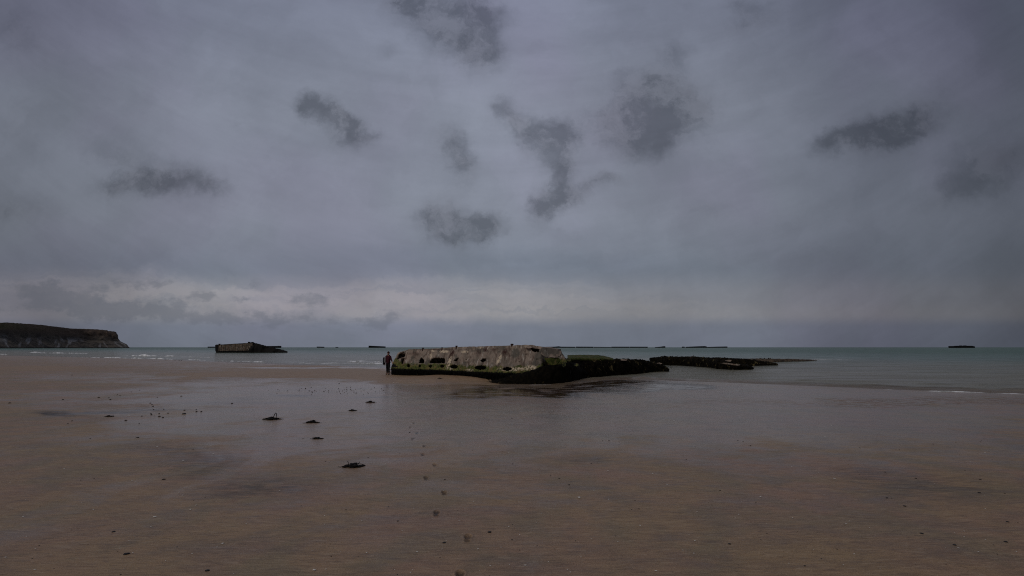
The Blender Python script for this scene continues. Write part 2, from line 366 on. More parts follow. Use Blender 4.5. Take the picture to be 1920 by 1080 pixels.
mr = t.math('MULTIPLY', t.attr('mir'), t.mapr(t.noise(t.mapping(P, rot=(0, 0, R(25)), scale=(.7, 2.2, 1)), 1.1, 5, .6, .6), .38, .48))
ws = t.math('MAXIMUM', ws, mr)
t.put(b.inputs['Base Color'], t.mix(t.mapr(mr, 0, .6, 0, .8), t.mix(t.math('MULTIPLY', ws, 0.25), col, t.vm('SCALE', col, scale=0.7)), lin(58, 44, 34)))  # deep brown of saturated sand, also painting in the wreck's dark reflection
t.put(b.inputs['Roughness'], t.math('SUBTRACT', t.mapr(ws, 0.0, 1.0, 0.50, 0.15, False), t.math('MULTIPLY', mr, .11)))
t.put(b.inputs['Specular IOR Level'], t.mapr(ws, 0.0, 1.0, 0.28, 0.5, False))
hgt = t.math('ADD', t.math('MULTIPLY', stk2, .6), t.math('ADD', t.math('MULTIPLY', spk, 0.16), t.math('MULTIPLY', mid, .5)))
hgt = t.math('MULTIPLY', hgt, t.mapr(mr, 0, 1, 1, .15))
n1 = bump(t, None, hgt, 0.026, 0.6)
n2 = bump(t, None, t.math('MULTIPLY', grain, t.mapr(ws, 0, 1, 1, .2)), 0.004, 0.8, n1)
rip = t.noise(t.mapping(P, rot=(0, 0, R(8)), scale=(1, 3.5, 1)), 2.6, 4, .55, 1.2)
bump(t, b, t.math('MULTIPLY', rip, t.mapr(mr, 0, 1, 1, .3)), 0.012, 0.45, n2)
g = polar_mesh('sand_beach', gx, gy, gzv, float(gz0[0]), NR, NA, [m_sand], {'wet': wet, 'dry': dry, 'dark': dark, 'mir': mir, 'foot': gfoot, 'crest': crest})
tag(g, kind='structure')

# ------------------------------------------------------------------ sea
srow = np.unique(np.concatenate([np.linspace(14, 21, 10), np.array([2.3 * F / k for k in np.arange(99, 8, -.5)]), np.geomspace(262, 20000, 90)]))
sang = np.radians(np.concatenate([np.linspace(-100, -52, 60)[:-1], np.linspace(-52, 52, 620), np.linspace(52, 130, 60)[1:]]))
RR, AA = np.meshgrid(srow, sang, indexing='ij')
sx, sy = (RR * np.sin(AA)).ravel(), (RR * np.cos(AA)).ravel()
sD = -sdist(sx, sy)
rr = np.hypot(sx, sy)
amp = sst(0.5, 25, sD) * .055 + .006
ca, sa = math.cos(0.25), math.sin(0.25)
wx, wy = sx * ca - sy * sa, sx * sa + sy * ca
sz = SEA + amp * (fbm(wx / 5, wy / 1.6, 3, 31) * 1.3 + np.sin(sD / 2.6 + 2.2 * fbm(sx / 14, sy / 14, 2, 5) * 3) * .35) * np.exp(-(rr / 500) ** 2)
for (pa, pb, hh, wd) in [((1380, 717, 1650, 726), None, .03, .5), ((1560, 722.5, 1960, 736), None, .05, .6)]:
    pass
def ridge_add(pts, h, wd):
    global sz
    P_ = [at(px, py, SEA) for px, py in pts]
    best = np.full(sx.shape, 1e9)
    for a, b_ in zip(P_[:-1], P_[1:]):
        dx, dy = b_.x - a.x, b_.y - a.y
        t_ = np.clip(((sx - a.x) * dx + (sy - a.y) * dy) / (dx * dx + dy * dy), 0, 1)
        tap = 1.0
        best = np.minimum(best, np.hypot(sx - a.x - t_ * dx, sy - a.y - t_ * dy))
    sz = sz + h * np.exp(-(best / wd) ** 2) * (0.7 + 1.0 * vn(sx / 1.3, sy / 1.3, 8))
ridge_add([(1180, 708.5), (1400, 714.5), (1620, 722), (1920, 733), (2050, 738)], .085, .20)
ridge_add([(1500, 712), (1750, 719), (2000, 727)], .04, .3)
ridge_add([(1330, 714), (1500, 719.5), (1700, 727), (1930, 736)], .05, .16)
v = np.stack([sx, sy, sz], 1)
nr_, na_ = len(srow), len(sang)
i, j = np.meshgrid(np.arange(nr_ - 1), np.arange(na_ - 1), indexing='ij')
q = np.stack([i * na_ + j, (i + 1) * na_ + j, (i + 1) * na_ + j + 1, i * na_ + j + 1], -1).reshape(-1, 4)
m_sea, t, b = mat('sea_water')
P = wpos(t); sh = t.attr('shore')
bn = t.noise(t.mapping(P, rot=(0, 0, R(10)), scale=(.35, 1, 1)), 0.06, 4, 0.6)
turb = t.mapr(t.math('ADD', sh, t.math('MULTIPLY', t.math('SUBTRACT', bn, .5), 60)), 4, 120, 1, 0)
c = t.mix(turb, lin(100, 124, 116), lin(134, 130, 114))
c = t.mix(t.mapr(sh, 0.2, 4.0, 1, 0), c, lin(120, 102, 82))
foamn = t.noise(t.mapping(P, rot=(0, 0, R(14)), scale=(.5, 1.6, 1)), 1.6, 5, 0.65)
rl = t.noise(t.mapping(P, rot=(0, 0, R(12)), scale=(.22, 1, 1)), .55, 7, .72, .3); rl2 = t.noise(t.mapping(P, rot=(0, 0, R(12)), scale=(.12, 1, 1)), .07, 8, .75, .3)
c = t.mix(t.mapr(rl2, .40, .62, 0, .45), c, t.vm('SCALE', c, scale=.62)); c = t.mix(t.mapr(rl, .46, .62, 0, .4), c, t.vm('SCALE', c, scale=.6))
t.put(b.inputs['Base Color'], c)
b.inputs['Roughness'].default_value = 0.12; b.inputs['IOR'].default_value = 1.33
t.put(b.inputs['Specular IOR Level'], t.mapr(sh, 0, 260, 0.5, 0.10))
h1 = t.noise(t.mapping(P, rot=(0, 0, R(14)), scale=(.4, 1, 1)), 0.9, 6, 0.65)
n1 = bump(t, None, h1, 0.30, 1.0)
h2 = t.noise(t.mapping(P, rot=(0, 0, R(-6)), scale=(.5, 1, 1)), 6.0, 4, 0.6)
nrm = bump(t, b, h2, 0.03, 0.9, n1)
df = t.n.new('ShaderNodeBsdfDiffuse'); t.put(df.inputs['Color'], c); t.l.new(nrm, df.inputs['Normal'])
ms = t.n.new('ShaderNodeMixShader'); t.put(ms.inputs[0], t.math('ADD', t.mapr(sh, 0, 300, .24, .64), t.mapr(rl, .35, .65, -.18, .22), clamp=True))
t.l.new(b.outputs[0], ms.inputs[1]); t.l.new(df.outputs[0], ms.inputs[2])
for n_ in t.n:
    if n_.type == 'OUTPUT_MATERIAL': t.l.new(ms.outputs[0], n_.inputs[0])
o = link('sea_water', v, q, m_sea, attrs={'shore': sD}); tag(o, kind='structure')

# surf: foam-topped ridges of small breaking waves
m_foam, t, b = mat('foam')
P = wpos(t)
b.inputs['Roughness'].default_value = .6
fn_ = t.noise(P, 1.3, 5, .7)
t.put(b.inputs['Base Color'], t.mix(t.mapr(fn_, .4, .56), lin(150, 150, 145), lin(238, 238, 238)))
def surf(pts, h, wd, seed, foam=True, step=.25):
    P_ = [at(px, py, SEA) for px, py in pts]; V = []; Fc = []
    L = 0; path = []
    for a, b_ in zip(P_[:-1], P_[1:]):
        n = max(2, int((b_ - a).length / step))
        for k in range(n): path.append(a.lerp(b_, k / n))
    path.append(P_[-1]); N = len(path)
    prof = [(-1, -.05), (-.55, .35), (-.15, .9), (.15, 1.0), (.5, .55), (1.1, -.05)]
    for k, p in enumerate(path):
        tp = math.sin(math.pi * min(max((k + .5) / N, 0), 1)) ** .5
        nn = mn.noise(Vector((p.x * .8, p.y * .8, seed))); n2_ = mn.noise(Vector((p.x * .25, p.y * .25, seed + 9)))
        hk = 1.5 * h * tp * max(0.0, .55 + nn * .9 + n2_ * 1.1); off = n2_ * 1.2 * wd
        d = Vector((p.x, p.y, 0)).normalized()
        for a, z in prof:
            V.append((p.x + d.x * (a * wd + off), p.y + d.y * (a * wd + off), SEA - .01 + max(z * hk, -.06)))
    m = len(prof)
    for k in range(N - 1):
        for a in range(m - 1):
            Fc.append((k * m + a, (k + 1) * m + a, (k + 1) * m + a + 1, k * m + a + 1))
    return V, Fc
VS, FS = [], []
for pts, h, wd, sd_ in [([(225, 667.2), (335, 668)], .24, .7, 1), ([(55, 661), (85, 661)], .25, .8, 2), ([(75, 662), (120, 662.3), (165, 662.8)], .22, .8, 3), ([(0, 664.5), (14, 665)], .25, .7, 4),
                        ([(100, 669.3), (230, 671.5), (300, 673), (400, 676), (470, 678.5), (580, 681.5), (660, 682)], .10, .5, 5), ([(650, 679), (700, 678), (722, 680)], .16, .35, 6), ([(668, 681), (745, 682.3)], .12, .35, 7),
                        ([(560, 680.5), (640, 681)], .08, .4, 8), ([(655, 676.5), (690, 677)], .08, .4, 16), ([(340, 669), (400, 671)], .06, .4, 9), ([(1700, 732.5), (1800, 735), (1925, 739.2)], .028, .1, 10), ([(1740, 734.8), (1790, 736)], .035, .1, 11), ([(1560, 727), (1700, 732)], .016, .08, 13), ([(1450, 673), (1600, 674)], .03, .3, 12),
                        ([(1190, 712.2), (1260, 714)], .012, .06, 14), ([(990, 721.8), (1085, 720.4)], .016, .07, 15)]:
    V, Fc = surf(pts, h, wd, sd_ * 3.7); o_ = len(VS); VS += V; FS += [tuple(a + o_ for a in f) for f in Fc]
o = link('surf_foam', VS, FS, m_foam); tag(o, kind='stuff', label='thin white foam of small waves breaking at the water edge', cat='foam')

m_wave = bpy.data.materials.new('brown_wave_face'); m_wave.use_nodes = True
wb = m_wave.node_tree.nodes['Principled BSDF']; wb.inputs['Base Color'].default_value = (*lin(84, 68, 50), 1); wb.inputs['Roughness'].default_value = .2; wb.inputs['Specular IOR Level'].default_value = .2
VS, FS = [], []
for pts, h, wd, sd_ in [([(1100, 712.2), (1250, 712.6), (1420, 718), (1560, 722.5)], .022, .12, 21), ([(1500, 719), (1600, 721.6), (1700, 724)], .035, .16, 22), ([(1590, 722), (1720, 726.5), (1860, 731)], .03, .14, 23), ([(1790, 729), (1860, 730.6), (1960, 734)], .045, .16, 24), ([(1400, 716), (1520, 719.5)], .02, .12, 25), ([(1640, 730), (1800, 735), (1960, 740)], .02, .10, 26)]:
    V, Fc = surf(pts, h, wd, sd_ * 3.7); o_ = len(VS); VS += V; FS += [tuple(a + o_ for a in f) for f in Fc]
o = link('shore_ripples', VS, FS, m_wave); tag(o, kind='stuff', label='low brown wavelets rolling onto the sand at right', cat='wave')

# ------------------------------------------------------------------ materials of the wrecks
def concrete_mat(name, c1, c2, algae, weed, rib=False):
    m, t, b = mat(name); P = objco(t); td = t.attr('tide')
    n1 = t.noise(P, 1.6, 6, .65, .4); n2 = t.noise(P, 7, 5, .7); vs = t.noise(t.mapping(P, scale=(2.2, 2.2, .3)), 2.2, 5, .6)
    col = t.mix(t.mapr(n1, .38, .62), c1, c2)
    col = t.mix(t.mapr(vs, .52, .62, 0, .8), col, lin(84, 58, 48))
    col = t.mix(t.mapr(t.noise(t.mapping(P, (7, 3, 1), scale=(2.6, 2.6, .5)), 1.9, 5, .7), .56, .64, 0, .8), col, lin(205, 196, 184))
    col = t.mix(t.mapr(t.noise(P, .9, 4, .6), .52, .62, 0, .75), col, lin(70, 68, 62))
    col = t.mix(t.mapr(n2, .56, .7, 0, .55), col, lin(56, 46, 40))
    if algae:
        col = t.mix(t.mapr(t.noise(P, .28, 3, .5), .42, .6, 0, .4), col, lin(98, 93, 84))
        col = t.mix(t.math('MULTIPLY', t.attr('rust'), t.mapr(n2, .38, .55, .5, 1.0), clamp=True), col, lin(64, 40, 36))
        e = t.math('ADD', td, t.math('MULTIPLY', t.math('SUBTRACT', n1, .5), 1.0)); e = t.math('ADD', e, t.math('MULTIPLY', t.math('SUBTRACT', n2, .5), .5))
        g_ = t.mix(t.mapr(n2, .4, .6), lin(50, 58, 20), lin(92, 98, 40)); g_ = t.mix(t.mapr(t.noise(P, 3.2, 5, .7), .5, .6, 0, .75), g_, lin(120, 100, 62))
        col = t.mix(t.mapr(e, .36, .50, .94, 0), col, g_)
        col = t.mix(t.mapr(t.noise(P, 9, 3, .6), .63, .68, 0, .6), col, lin(150, 138, 110))
        col = t.mix(t.math('MULTIPLY', t.attr('pale'), t.mapr(n2, .42, .56, .1, 1.5), clamp=True), col, lin(205, 186, 160))
    if weed:
        e = t.math('ADD', td, t.math('MULTIPLY', t.math('SUBTRACT', n2, .5), .22))
        col = t.mix(t.mapr(e, -.03, .05, 1, 0), col, lin(10, 9, 7))
    t.put(b.inputs['Base Color'], col); b.inputs['Roughness'].default_value = .85; b.inputs['Specular IOR Level'].default_value = .25
    nn = bump(t, None, n1, .06, .6); bump(t, b, n2, .03, .8, nn)
    return m
m_conc = concrete_mat('weathered_concrete', lin(172, 151, 135), lin(122, 108, 96), True, True)
m_conc_plain = concrete_mat('bare_concrete', lin(158, 140, 124), lin(116, 102, 92), False, False)
def simple(name, c1, c2, scale=6, rough=.7, bmp=.03, spec=.3, c3=None, th=.6):
    m, t, b = mat(name); P = objco(t); n = t.noise(P, scale, 6, .7, .3)
    col = t.mix(t.mapr(n, .38, .62), c1, c2)
    if c3: col = t.mix(t.mapr(t.noise(P, scale * .45, 5, .7), th, th + .07, 0, .85), col, c3)
    t.put(b.inputs['Base Color'], col); b.inputs['Roughness'].default_value = rough; b.inputs['Specular IOR Level'].default_value = spec
    bump(t, b, n, bmp, .8); return m
m_weed = simple('dark_seaweed', lin(24, 20, 13), lin(9, 8, 5), 5, .9, .05, .05, lin(70, 60, 36), .62)
m_weed2 = simple('weed_covered_rubble', lin(30, 25, 17), lin(10, 9, 6), 4, .9, .06, .05, lin(108, 96, 64), .585)
m_moss = simple('green_algae', lin(78, 84, 34), lin(48, 54, 24), 4, .8, .03, .1, lin(92, 80, 52), .53)
m_dark = simple('tar_black_concrete', lin(26, 23, 20), lin(16, 14, 13), 4, .8, .04, .2)
m_rust = simple('rusty_iron', lin(64, 38, 26), lin(34, 24, 20), 20, .8, .01)
m_kelp = simple('wet_kelp', lin(22, 16, 8), lin(8, 6, 4), 30, .6, .004, .12)

def interp(tab, x):
    xs = [a[0] for a in tab]; return [float(np.interp(x, xs, [a[k] for a in tab])) for k in range(1, len(tab[0]))]

# ------------------------------------------------------------------ the main wreck
BL = at(732, 702, -0.12); BR = at(1090, 719.5, SEA)
ax_ = (BR - BL); ax_.z = 0; LEN = ax_.length; ax_.normalize(); inn = Vector((-ax_.y, ax_.x, 0))
wreck = empty('wrecked_pontoon', (BL.x, BL.y, 0)); 
tag(wreck, 'large concrete wreck beside the standing person, its grey flank pierced by dark holes', 'shipwreck')
TOP = [(700, 662), (744, 661.8), (762, 656.4), (769, 654.6), (795, 654.2), (830, 652.8), (850, 650.6), (900, 649.4), (950, 648), (975, 646.9), (995, 646.4), (1010, 649), (1030, 652), (1050, 656), (1060, 660)]
MID = [(700, 690), (742, 691), (760, 692), (800, 693), (850, 695), (880, 696.5), (920, 698), (960, 699.5), (1000, 699.5), (1020, 698)]
HP = [[(746.5, 663.4), (761, 658.2), (759.5, 668.6), (743.6, 674.6)], [(751.6, 672), (758.6, 671.4), (755.5, 682.3), (751.6, 681.6)],
      [(785, 681), (785.6, 674.5), (790.6, 669.4), (795.6, 675.3), (795.3, 681)], [(804.7, 680.8), (807, 674.5), (812.5, 670.3), (832.8, 671), (834.7, 675.3), (834, 681.2)],
      [(850, 677), (852.3, 673), (859.4, 669.8), (860.2, 673), (856.3, 677.7)], [(900, 675.3), (904.7, 671.9), (911.7, 671.4), (911, 677), (906, 679), (901.6, 678.4)],
      [(994, 652), (1003, 653.4), (1016, 656), (1014, 660.5), (998, 659)], [(1006, 672), (1008, 672), (1007.5, 676), (1006, 675)]]
HE = [(765.6, 685.5, 3.2, 3.2), (786.7, 686, 2.5, 2.5), (806.7, 686.6, 3.1, 3), (829, 686.6, 4.3, 2.8), (850.8, 687.5, 7.5, 4), (900.5, 689.4, 11, 4.2), (950.8, 691.7, 9.4, 3.8), (874.2, 673.8, .8, 1.2), (986, 664.5, .7, .9), (973, 678, .8, 2)]
def inpoly(x, y, p):
    c = False; n = len(p)
    for i in range(n):
        x1, y1 = p[i]; x2, y2 = p[(i + 1) % n]
        if (y1 > y) != (y2 > y) and x < (x2 - x1) * (y - y1) / (y2 - y1) + x1: c = not c
    return c
def inhole(px, py):
    jx = (.9 if px > 765 else .2) * mn.noise(Vector((px * .5, py * .7, 3))); jy = .6 * mn.noise(Vector((px * .5, py * .7, 8)))
    return any(inpoly(px + jx, py + jy, p) for p in HP) or any(((px + jx - a) / rx) ** 2 + ((py + jy - b_) / ry) ** 2 < 1 for a, b_, rx, ry in HE)
def along(px, w_, z):      # s such that BL + ax*s + inn*w projects to column px
    a, b_ = -5.0, LEN + 6
    for _ in range(30):
        m_ = (a + b_) / 2; p = BL + ax_ * m_ + inn * w_
        if proj(p.x, p.y, z)[0] < px: a = m_
        else: b_ = m_
    return a
NC, NF, NB = 330, 46, 12
cols = []
for c in range(NC + 1):
    f = c / NC
    s_b = along(732.5 + (1014 - 732.5) * f, 0, 0); wt = .55
    pxt = 746 + (1014 - 746) * f; s_t = along(pxt, wt, 1.9)
    pm = BL + ax_ * s_b; pt_ = BL + ax_ * s_t + inn * wt
    zm = zrow(pm.y, interp(MID, 732.5 + (1014 - 732.5) * f)[0]); zt = zrow(pt_.y, interp(TOP, pxt)[0])
    col_ = []
    for k in range(NB):                                  # weed-black lower wall, undercut
        q_ = k / NB; col_.append((s_b + .12 * (q_ < .3), .30 * (1 - q_), -1.0 + (zm + 1.0) * q_))
    for k in range(NF + 1):                              # leaning concrete wall
        q_ = k / NF; col_.append((s_b + (s_t - s_b) * q_, wt * q_ ** 1.25, zm + (zt - zm) * q_))
    zt2 = zt - .05
    nx = 8
    for k in range(1, nx + 1): col_.append((s_t + .05, wt + 3.2 * k / nx, zt2 - .10 * k / nx - (.03 if k > 1 else 0)))
    for k in range(1, 5): col_.append((s_t, wt + 3.2 + .3 * k / 4, zt2 - .1 - (zt2 + .9) * k / 4))
    cols.append((col_, zm))
M = len(cols[0][0]); V = []; TD = []; Fc = []
for col_, zm in cols:
    for k, (s_, w_, z_) in enumerate(col_):
        p = BL + ax_ * s_ + inn * w_
        d1 = mn.fractal(Vector((s_ * .9, w_ * .9, z_ * 1.4)), 1, 2, 4) * .05
        if k < NB: d1 += mn.fractal(Vector((s_ * 3, w_, z_ * 3)), 1, 2, 3) * .07
        if NB + NF - 3 < k < NB + NF + 6: z_ += mn.noise(Vector((s_ * 3.2, 5, 1))) * .03
        p = p - inn * d1; V.append(Vector((p.x, p.y, z_))); TD.append(z_ - zm - (.45 * (1 - min(1, max(0, s_) / 1.1)) if z_ - zm > .1 else 0))
for c in range(NC):
    for k in range(M - 1):
        a = c * M + k; q_ = (a, a + M, a + M + 1, a + 1)
        if NB <= k < NB + NF + 1:
            ctr = (V[q_[0]] + V[q_[1]] + V[q_[2]] + V[q_[3]]) / 4
            if inhole(*proj(*ctr)): continue
        Fc.append(q_)
for side_ in (0, NC):                                      # end walls
    base_ = side_ * M; c0 = sum((V[base_ + k] for k in range(M)), Vector()) / M; V.append(c0); TD.append(.3); ci = len(V) - 1
    if side_ == 0 or True:
        for k in range(M - 1): Fc.append((base_ + k, base_ + k + 1, ci) if side_ == 0 else (base_ + k + 1, base_ + k, ci))
PL, RU = [], []
def ell(px, py, L):
    t_ = 0
    for a, b_, rx, ry, sl, k in L:
        dx = px - a - (py - b_) * sl; t_ = max(t_, k * max(0, 1 - ((dx / rx) ** 2 + ((py - b_) / ry) ** 2)))
    return t_
for p in V:
    px, py = proj(p.x, p.y, p.z); px += 1.5 * mn.noise(Vector((px * .6, py * .8, 1))); py += .8 * mn.noise(Vector((px * .5, py * .8, 5)))
    PL.append(ell(px, py, [(812, 658, 5, 2.4, 0, 1), (833, 659, 10, 3, 0, 1.3), (871, 659.5, 9, 2.6, 0, 1.2), (842, 680, 4, 14, -.35, 1.2), (936, 674, 3.5, 11, -.5, 1.3), (808, 668, 3, 9, 0, .7), (900, 652, 8, 2, 0, .7), (990, 651, 6, 3, 0, .8), (960, 692, 30, 4.5, 0, 1.2), (995, 690, 14, 6, 0, 1), (880, 694, 9, 3, 0, .8), (846, 690, 4, 5, 0, .9)]))
    RU.append(ell(px, py, [(807, 663, 2.4, 7, 0, 1.2), (847, 664, 4.5, 11, -.5, 1.3), (910, 656, 4.5, 5, 0, 1.2), (946, 661, 6, 10, -.4, 1.1), (955, 668, 2.5, 8, 0, .9), (896, 662, 7, 8, 0, .8), (776, 663, 14, 5, 0, .6), (928, 655, 10, 3, 0, .8), (973, 672, 2, 5, 0, 1), (820, 655.5, 60, 1.3, 0, .7), (988, 653, 8, 3, 0, 1)]))
hull = link('hull', V, Fc, m_conc, wreck, attrs={'tide': TD, 'pale': PL, 'rust': RU})
sm = hull.modifiers.new('wall', 'SOLIDIFY'); sm.thickness = .13; sm.offset = -1
fix_normals(hull)
tag(hull, 'grey leaning concrete flank with holes, green below and black at the foot')

# generic lumpy ridge: columns of (px, py_top, py_base), real depth from the base row
def ridge(name, tab, z_base, thick, m, parent, seed, rough=.12, nc=120, fr=2.2, lean=.5, depth=None, toff=.35, topw=.3):
    x0, x1 = tab[0][0], tab[-1][0]; V = []; Fc = []; NP = 22; zt_=[]
    for c in range(nc + 1):
        px = x0 + (x1 - x0) * c / nc; pt, pb = interp(tab, px)
        Y = (z_base - CAMZ) / slope(pb) if depth is None else depth(px)
        b0 = atd(px, pb, Y); th = thick(px) if callable(thick) else thick
        e = min(1.0, c / 4 + .15, (nc - c) / 4 + .15)
        yt = Y + th * topw; H = zrow(yt, pt) - b0.z
        for k in range(NP):
            q_ = k / (NP - 1)
            if q_ < .45: r_ = q_ / .45; dy = th * topw * r_ ** (1 / lean) ; z_ = b0.z - .35 * (1 - r_) * (r_ < .2) + H * min(1, (math.sin(r_ * math.pi / 2)) ** 1.0)
            elif q_ < .75: r_ = (q_ - .45) / .3; dy = th * (topw + (.85 - topw) * r_); z_ = b0.z + H * (1 - .08 * r_)
            else: r_ = (q_ - .75) / .25; dy = th * (.85 + .15 * r_); z_ = b0.z + H * .92 * (1 - r_) - .4 * r_
            if k == 0: z_ = b0.z - .4; 
            x_ = b0.x / b0.y * (Y + dy); y_ = Y + dy
            v_ = Vector((x_, y_, z_)); n_ = mn.fractal(v_ * fr + Vector((seed, 0, 0)), .9, 2, 5)
            n3 = mn.fractal(v_ * fr * 2.3 + Vector((0, seed, 4)), .9, 2, 4)
            v_ += Vector((mn.noise(v_ * fr + Vector((9, seed, 0))) * rough * .9, -n_ * rough, n3 * rough * (.75 if q_ > .3 else .3)))
            V.append(v_)
    for c in range(nc):
        for k in range(NP - 1): a = c * NP + k; Fc.append((a, a + NP, a + NP + 1, a + 1))
    for side_ in (0, nc):
        c0 = sum((V[side_ * NP + k] for k in range(NP)), Vector()) / NP; V.append(c0); ci = len(V) - 1
        for k in range(NP - 1): Fc.append((side_ * NP + k, side_ * NP + k + 1, ci))
    o = link(name, V, Fc, m, parent, attrs={'tide': [v_.z - z_base - toff for v_ in V]}); fix_normals(o); return o
def fronds(name, centres, m, parent, n, ln=.22, seed=1, wdt=.02, hang=.7):
    rd = random.Random(seed); V = []; Fc = []
    for _ in range(n):
        c0, spread, nrm = rd.choice(centres)
        p = Vector(c0) + Vector((rd.gauss(0, spread[0]), rd.gauss(0, spread[1]), rd.gauss(0, spread[2])))
        a = rd.uniform(0, 6.28); d = Vector((math.cos(a), math.sin(a) * .6, rd.uniform(-hang, .3))); L = ln * rd.uniform(.4, 1.3)
        sd_ = Vector((-d.y, d.x, rd.uniform(-.5, .5))).normalized() * wdt * rd.uniform(.5, 1.4)
        base = len(V); K = 4
        for k in range(K + 1):
            f = k / K; q_ = p + d * L * f + Vector((0, 0, -L * .5 * f * f)); ww = sd_ * (1 - f * .8)
            V += [q_ - ww, q_ + ww]
        for k in range(K): Fc.append((base + 2 * k, base + 2 * k + 1, base + 2 * k + 3, base + 2 * k + 2))
    return link(name, V, Fc, m, parent)
# seaweed curtain along the foot of the hull
cent = []
for k in range(60):
    s_ = LEN * .80 * k / 60; p = BL + ax_ * s_ - inn * .04; px_, _ = proj(p.x, p.y, 0); zm = zrow(p.y, interp(MID, px_)[0])
    cent.append(((p.x, p.y, zm - .12), (.16, .05, .10), None)); cent.append(((p.x, p.y, zm - .4), (.16, .05, .14), None))
o = fronds('seaweed_curtain', cent, m_weed, wreck, 2600, .2, 3, .022)
# broken right end: dark weed-grown core, tilted slab, mossy rubble
def dmain(off): return lambda px: ((BL + ax_ * along(px, 0, 0)).y + off)
o = ridge('weed_grown_end', [(888, 711, 712.2), (905, 714, 715.5), (922, 715.5, 718.2), (938, 714, 719.6), (955, 708, 719.9), (980, 700, 720.2), (1005, 693, 720.5), (1015, 688, 720.3), (1030, 686, 720), (1050, 684, 718.6), (1068, 678, 716), (1082, 684, 713), (1094, 692, 710), (1102, 700, 709)], SEA, 2.6, m_weed, wreck, 3.1, .16, 90, 2.2, .6, depth=None, topw=.25)
tag(o, 'black weed grown broken end of the hull')
o = ridge('broken_end_wall', [(1010, 650.5, 700), (1016, 651, 702), (1030, 653.5, 702), (1046, 657, 702), (1053, 661, 702), (1059, 670, 702), (1064, 680, 702), (1070, 690, 702)], 0, 2.0, m_conc, wreck, 6.3, .10, 70, 2.0, .75, depth=dmain(1.5), toff=.85, topw=.2)
tag(o, 'crumbled end wall, grey above and green below')
# tilted slab with real thickness
def slab(name, pix, Y, th, m, parent, seed):
    bm = bmesh.new(); vs = [bm.verts.new(atd(px, py, Y + dy)) for px, py, dy in pix]; f_ = bm.faces.new(vs)
    r_ = bmesh.ops.extrude_face_region(bm, geom=[f_]); ev = [e for e in r_['geom'] if isinstance(e, bmesh.types.BMVert)]
    for v_ in ev: v_.co += Vector((0.05, th, -.03))
    bmesh.ops.subdivide_edges(bm, edges=bm.edges, cuts=5, use_grid_fill=True)
    for v_ in bm.verts: v_.co += mn.noise_vector(v_.co * 3 + Vector((seed, 0, 0))) * .035
    bmesh.ops.recalc_face_normals(bm, faces=bm.faces)
    me = bpy.data.meshes.new(name); bm.to_mesh(me); bm.free(); me.materials.append(m)
    o = bpy.data.objects.new(name, me); C.objects.link(o); o.parent = parent
    if parent: me.transform(Matrix.LocRotScale(parent.location, parent.rotation_euler, parent.scale).inverted())
    return o
ys = dmain(0)(1030)
slab('tilted_slab', [(1013, 654, .1), (1022, 651.5, .2), (1042, 654.5, .1), (1053, 659.5, 0), (1050, 667, -.1), (1040, 670.5, -.15), (1022, 668, -.1), (1015, 664, 0)], ys, .22, m_conc_plain, wreck, 2)
slab('lip_slab', [(984, 650, .0), (992, 647.6, .1), (1003, 649.6, .1), (1012, 652.6, 0), (1009, 654.6, -.05), (998, 651.8, -.05), (990, 653, -.05)], dmain(.45)(1000), .25, m_conc_plain, wreck, 5)
slab('mossy_block', [(1020, 671, 0), (1048, 671, .1), (1050, 676, .1), (1044, 683, 0), (1034, 685, -.05), (1026, 680, -.05)], ys - .1, .3, m_moss, wreck, 7)
for q_ in [(1066, 675, 5, 3.5), (1057, 684, 4, 5), (1081, 684, 5, 3)]:
    slab('rubble_block', [(q_[0] - q_[2], q_[1], 0), (q_[0] - q_[2] * .4, q_[1] - q_[3], .1), (q_[0] + q_[2] * .7, q_[1] - q_[3] * .8, .1), (q_[0] + q_[2], q_[1] + .4 * q_[3], 0), (q_[0], q_[1] + q_[3], -.1)], ys - .5, .3, m_conc, wreck, q_[0])
# iron stubs along the top edge
for px_, py_, r_ in [(793, 653.4, .10), (829, 652.6, .07), (856, 649.8, .10), (960, 646.4, .12)]:
    p = atd(px_, py_, dmain(.7)(px_)); bm = bmesh.new()
    bmesh.ops.create_cone(bm, cap_ends=True, segments=10, radius1=r_ * .9, radius2=r_ * .55, depth=.26, matrix=Matrix.Translation(p - Vector((0, 0, .09))))
    bmesh.ops.create_icosphere(bm, subdivisions=2, radius=r_ * .8, matrix=Matrix.Translation(p + Vector((0, 0, .03))) @ Matrix.Diagonal((1.3, 1, .5, 1)))
    for v_ in bm.verts: v_.co += mn.noise_vector(v_.co * 9) * .02
    me = bpy.data.meshes.new('mooring_stub'); bm.to_mesh(me); bm.free(); me.materials.append(m_rust)
    o = bpy.data.objects.new('mooring_stub', me); C.objects.link(o); o.parent = wreck; me.transform(Matrix.Translation(-wreck.location))

# ------------------------------------------------------------------ low wreckage running out to sea
def low(label, name, origin, cat='wreckage'):
    e = empty(name, origin); tag(e, label, cat); return e
T1 = [(1060, 672, 710), (1068, 674, 712), (1090, 674.3, 709), (1100, 674.3, 708), (1125, 674.3, 706.5), (1145, 674.5, 704.5), (1160, 673.5, 703.5), (1200, 673.8, 700.5), (1215, 676.5, 698.5), (1226, 680, 697), (1240, 684, 697), (1250, 688.5, 697), (1254, 693, 696.5)]
e1 = low('long low wreckage hung with black seaweed, its near end capped by bright green algae', 'collapsed_pontoon', at(1160, 703, SEA))
ridge('weed_covered_body', T1, SEA, lambda px: 4.2 - 1.6 * (px - 1060) / 200, m_weed2, e1, 12.3, .15, 170, 2.0, .8, topw=.2)
